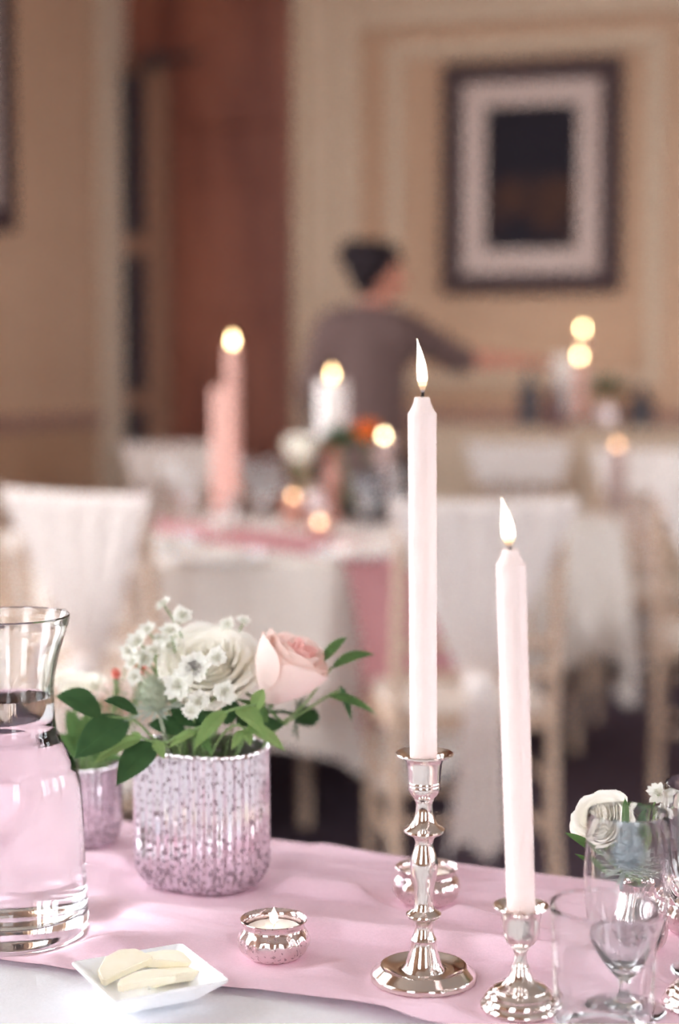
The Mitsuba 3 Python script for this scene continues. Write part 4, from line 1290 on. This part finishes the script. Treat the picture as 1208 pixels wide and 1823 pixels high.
bg_tealight(683, 780, 5.35, (38, 30, 17), 'bright round light right of the orange flower', tall=True)
bg_tealight(521, 887, 5.2, DM, 'dim orange light behind the bouquet, upper of two')
bg_tealight(568, 937, 4.9, DM, 'dim orange light nearer the camera, lower of two behind the bouquet')
bg_tealight(1098, 795, 5.8, (14, 7.8, 4.0), 'single dim orange light below the far right corner of the picture', tall=True)

# flowers on the left table
def puff(px, py, Y, R, label, mt, N=16):
    p = at(px, py, Y)
    rose(p, (0, -0.4, 0.9), R, N, label, [mt], 0.9, 0.85, np.array([p[0] + .03, p[1], ZB + 0.06]))


puff(535, 800, 5.25, 0.062, 'white bloom left of the copper candle stand', M_cream_petal)
puff(652, 768, 5.25, 0.044, 'orange bloom right of the thick pillar candle', M_orange_petal, 14)


def bushy(label, px, py, Y, R, n, mt, seed, foot):
    t = thing('leaf_spray', label, 'foliage')
    r_ = np.random.default_rng(seed)
    c = at(px, py, Y)
    for k in range(n):
        d = r_.normal(size=3); d /= np.linalg.norm(d); d[2] = abs(d[2]) * .8
        e = c + d * R * r_.uniform(.6, 1)
        put('leaf', leaf_mesh(c + d * R * .15, e, R * .22, (0, 0, .01), .2, (0, -.6, .8), .42, 6), mt, t, smooth=True)
    put('stem', tube(cspl([foot, (foot + c) / 2 + [.01, 0, 0], c], 8), .003, 6), M_stem, t, smooth=True)


p = at(600, 790, 5.25)
bushy('dark leaves around the foot of the thick pillar candle', 600, 795, 5.24, 0.10, 22, M_leaf_dark, 5, np.array([p[0] + .035, p[1] - .06, ZB + .05]))
p = at(660, 862, 5.3)
put('flower_jar', place(lathe(spl([(0, 0), (.045, 0), (.052, .01), (.056, .06), (.050, .12), (.036, .15), (.036, .17), (.033, .17), (.032, .15), (.045, .11), (.05, .05), (0, .012)], 50), 32), (p[0], p[1], ZB)), M_darkvase, smooth=35,
    label='dark jar on the left table below the orange bloom', cat='jar')
p = at(545, 880, 5.22)
put('flower_jar', place(lathe(spl([(0, 0), (.03, 0), (.034, .008), (.036, .06), (.022, .10), (.026, .115), (.0235, .115), (.020, .10), (.032, .06), (0, .01)], 40), 28), (p[0] + .03, p[1], ZB)), M_mercury_small, smooth=35,
    label='slim pale vase under the white bloom', cat='jar')
# place settings on the left table
def bg_plate(px, py, label, R=0.13):
    p = on(px, py, ZB + .01)
    put('dinner_plate', place(lathe(spl([(0, 0), (R * .6, 0), (R * .66, .003), (R, .018), (R, .020), (R * .68, .007), (R * .6, .005), (0, .005)], 30), 40), (p[0], p[1], ZB + .001)), M_china, smooth=35, label=label, cat='plate')
    return np.array([p[0], p[1], ZB + .008])


def napkin(p, ang, label):
    m = cat(bevel_box(.15, .10, .012, .004), bevel_box(.13, .085, .012, .004).apply_translation([.004, 0, .011]))
    put('napkin', place(m, p + [0, 0, .006], rotz(ang)), M_cloth, smooth=30, label=label, cat='napkin')


p = bg_plate(645, 985, 'white plate at the right end of the left table, near the runner'); napkin(p, .5, 'folded white napkin at the right end of the left table')
p = bg_plate(385, 992, 'white plate at the front of the left table'); napkin(p, -.2, 'folded white napkin at the front of the left table')
p = bg_plate(270, 965, 'white plate at the left side of the left table'); napkin(p, -.7, 'folded white napkin at the left side of the left table')


def bg_glass(px, Y, h, label):
    x = px_x(px, Y); R = .036
    hb = h * .45
    out = [(0, 0), (.034, 0), (.035, .001), (.01, .006), (.0045, .015), (.0045, hb - .01), (.012, hb), (R * .8, hb + .02), (R, hb + (h - hb) * .5), (R * .88, h)]
    inn = [(R * .85, h), (R * .955, hb + (h - hb) * .5), (R * .75, hb + .023), (.006, hb + .005), (0, hb + .004)]
    put('wine_glass', place(glass_lathe(out, inn, 26, 32), (x, Y, ZB)), 'mat_glass', smooth=50, label=label, cat='glass', group='wine glasses on the left table')


for px, Y, h, lab in ((462, 5.0, .19, 'clear wine glass left of the upper dim orange light'), (488, 5.35, .20, 'clear wine glass under the white bloom'), (330, 4.95, .19, 'clear wine glass left of the two rose pink candles'),
                      (305, 5.3, .2, 'clear wine glass farthest left on the left table'), (700, 5.1, .19, 'clear wine glass farthest right, half behind the tall pink candle'), (650, 4.9, .17, 'shorter clear wine glass below the dark jar'), (440, 5.45, .2, 'clear wine glass just right of the tall rose pink candle')):
    bg_glass(px, Y, h, lab)

# things on the far table under the picture
p = at(1078, 700, 7.0)
bushy('dark green foliage right of the pink candle on the sideboard', 1078, 700, 7.0, 0.11, 24, M_leaf_dark, 11, np.array([p[0], 7.0, SZ + .08]))
put('flower_jar', place(lathe(spl([(0, 0), (.045, 0), (.05, .01), (.05, .06), (.04, .085), (.043, .09), (.04, .09), (.037, .083), (.046, .06), (0, .012)], 40), 28), (p[0], 7.0, SZ)), M_mercury_small, smooth=35, label='pale jar holding dark foliage on the sideboard', cat='jar')


def bottle(px, Y, h, R, mt, label):
    x = px_x(px, Y)
    put('bottle', place(lathe(spl([(0, .004), (R * .85, 0), (R, .006), (R, h * .55), (R * .85, h * .66), (R * .36, h * .76), (R * .33, h * .95), (R * .40, h * .96), (R * .38, h), (0, h)], 44), 28), (x, Y, SZ)), mt, smooth=35, label=label, cat='bottle')


M_maroon = plain('mat_maroon', (0.10, 0.03, 0.04), .3, .5)
M_navy = plain('mat_navy', (0.035, 0.038, 0.06), .3, .5)
bottle(940, 7.1, .24, .045, M_navy, 'dark blue bottle below the outstretched arm')
bottle(985, 6.92, .20, .035, M_maroon, 'dark maroon bottle left of the rose pink candle at right')
bottle(1138, 7.0, .17, .055, M_darkvase, 'dark squat bottle right of the foliage on the sideboard')

# ------------------------------------------------------------------ the person reaching towards the sideboard
def person():
    Yp = 6.2
    t = thing('person', 'person in a dark grey brown top with dark pinned-up hair, reaching right', 'person')
    P = lambda px, py, dy=0.0: at(px, py, Yp + dy)
    hip = np.array([px_x(648, Yp), Yp, 0.90]); chest = P(652, 620); neck0 = P(660, 556); neck1 = P(670, 520); head = P(672, 486)
    sl, sr = P(588, 596, -.01), P(728, 590, .02)
    el_l, wr_l = P(556, 690, -.06), P(565, 775, .06)
    el_r, wr_r = P(812, 640, .12), P(918, 642, .22)
    B = [bone(hip + [0, 0, .02], chest, .135, .135), bone(hip + [-.07, 0, -.03], hip + [.07, 0, -.03], .11, .11), bone(chest + [-.08, 0, .03], chest + [.08, 0, .03], .115, .115),
         bone(chest + [0, 0, .06], neck0, .10, .062), bone(sl, neck0, .055, .05), bone(sr, neck0, .055, .05), bone(neck0, neck1, .052, .05),
         ball(head + [0, 0, .012], .088, 28), bone(head + [.035, .02, -.04], head + [.055, .035, -.07], .055, .032), bone(head + [.075, .035, -.005], head + [.098, .045, -.028], .010, .014),
         bone(sl, el_l, .052, .042), bone(el_l, wr_l, .040, .026), bone(sr, el_r, .052, .042), bone(el_r, wr_r, .040, .027)]
    for sgn in (-1, 1):                         # ears
        B.append(bone(head + [.01 + sgn * .05, sgn * -.065, -.012], head + [.012 + sgn * .052, sgn * -.07, .012], .012, .014))
    feet = []
    for sgn in (-1, 1):
        h0 = hip + [sgn * .085, 0, -.05]; kn = np.array([h0[0] + .005, Yp + .02, .48]); an = np.array([h0[0] + .01, Yp - .02, .085]); toe = an + [.04, .15, -.055]
        B += [bone(h0, kn, .088, .058), bone(kn, an, .056, .036), bone(an + [0, 0, -.04], toe, .036, .026)]
        feet.append((h0, kn, an, toe))
    # hands: palm and five fingers, right hand reaching out, left hand relaxed
    def hand(wr, dirv, up, curl):
        d = dirv / np.linalg.norm(dirv); s_ = np.cross(up, d); s_ /= np.linalg.norm(s_); n = np.cross(d, s_)
        out = [bone(wr, wr + d * .035, .026, .022), bone(wr + d * .04 + s_ * .022, wr + d * .085 + s_ * .028, .015, .012), bone(wr + d * .04 - s_ * .022, wr + d * .085 - s_ * .028, .015, .012), bone(wr + d * .05 - s_ * .026, wr + d * .05 + s_ * .026, .015, .015), bone(wr + d * .085 - s_ * .028, wr + d * .085 + s_ * .028, .012, .012)]
        for k, (o, L) in enumerate(((-.029, .058), (-.010, .070), (.010, .075), (.029, .068))):
            a = wr + d * .085 + s_ * o
            m = a + d * L * .5 - n * L * .12 * curl; e = m + d * L * .42 - n * L * .40 * curl
            out += [bone(a, m, .0095, .009, 12), bone(m, e, .009, .0075, 12)]
        a = wr + d * .025 + s_ * .024; m = a + d * .035 + s_ * .028; e = m + d * .032 + s_ * .004 - n * .008
        out += [bone(a, m, .012, .0105, 12), bone(m, e, .0105, .008, 12)]
        return out
    B += hand(wr_r, wr_r - el_r, np.array([0, 0, 1.0]), .7)
    B += hand(wr_l, wr_l - el_l, np.array([0, 1.0, 0]), 1.0)
    body = M_to_T(union(B).refine_to_length(.014))
    body.merge_vertices(); trimesh.smoothing.filter_taubin(body, lamb=.5, nu=.52, iterations=8)
    put('body', body, M_skin, t, smooth=True)
    g = .012
    top = [bone(hip + [0, 0, -.02], chest, .135 + g + .01, .135 + g), bone(chest + [-.08, 0, .03], chest + [.08, 0, .03], .115 + g, .115 + g), bone(chest + [0, 0, .06], neck0 + [0, 0, -.02], .10 + g, .062 + g),
           bone(sl, neck0 + [0, 0, -.02], .055 + g, .05 + g), bone(sr, neck0 + [0, 0, -.02], .055 + g, .05 + g), bone(sl, el_l, .054 + g, .046 + g), bone(el_l, el_l + (wr_l - el_l) * .8, .044 + g, .032 + g), bone(sr, el_r, .054 + g, .046 + g), bone(el_r, el_r + (wr_r - el_r) * .10, .044 + g, .042 + g)]
    tm = M_to_T(union(top).refine_to_length(.02)); tm.merge_vertices(); trimesh.smoothing.filter_taubin(tm, lamb=.5, nu=.52, iterations=10)
    put('top', tm, M_shirt, t, smooth=True)
    tr = [bone(hip + [-.07, 0, -.03], hip + [.07, 0, -.03], .118, .118)]
    for h0, kn, an, toe in feet:
        tr += [bone(h0, kn, .10, .072), bone(kn, an + [0, 0, .02], .070, .058)]
    tm = M_to_T(union(tr).refine_to_length(.03)); tm.merge_vertices(); trimesh.smoothing.filter_taubin(tm, lamb=.5, nu=.52, iterations=6)
    put('trousers', tm, M_trouser, t, smooth=True)
    for h0, kn, an, toe in feet:
        put('shoe', M_to_T(union([bone(an + [0, -.02, -.045], toe, .042, .032), bone(an + [0, -.02, -.045], an, .042, .044)]).trim_by_plane((0, 0, 1), 0.0)), M_trouser, t, smooth=40)
    hair = [bone(head + [-.025, -.020, .030], head + [.010, .0, .042], .092, .078), bone(head + [-.045, -.03, -.01], head + [-.035, -.03, -.06], .062, .036), bone(head + [-.085, -.03, .062], head + [-.065, -.04, .035], .060, .052), bone(head + [.0, 0, .05], head + [.035, .01, .058], .066, .05)]
    tm = M_to_T(union(hair).refine_to_length(.012)); tm.merge_vertices(); trimesh.smoothing.filter_taubin(tm, lamb=.5, nu=.52, iterations=8)
    put('hair', tm, M_hair, t, smooth=True)
    # face: on the side that looks right and away
    for o in (-.028, .030):
        e = head + np.array([.078 - abs(o) * .2, .042 + o, .008])
        put('eye', M_to_T(ball(e, .010, 12)), M_wick, t, smooth=True)
    put('mouth', M_to_T(bone(head + [.083, .028, -.058], head + [.076, .058, -.058], .006, .006, 10)), M_maroon, t, smooth=True)


person()
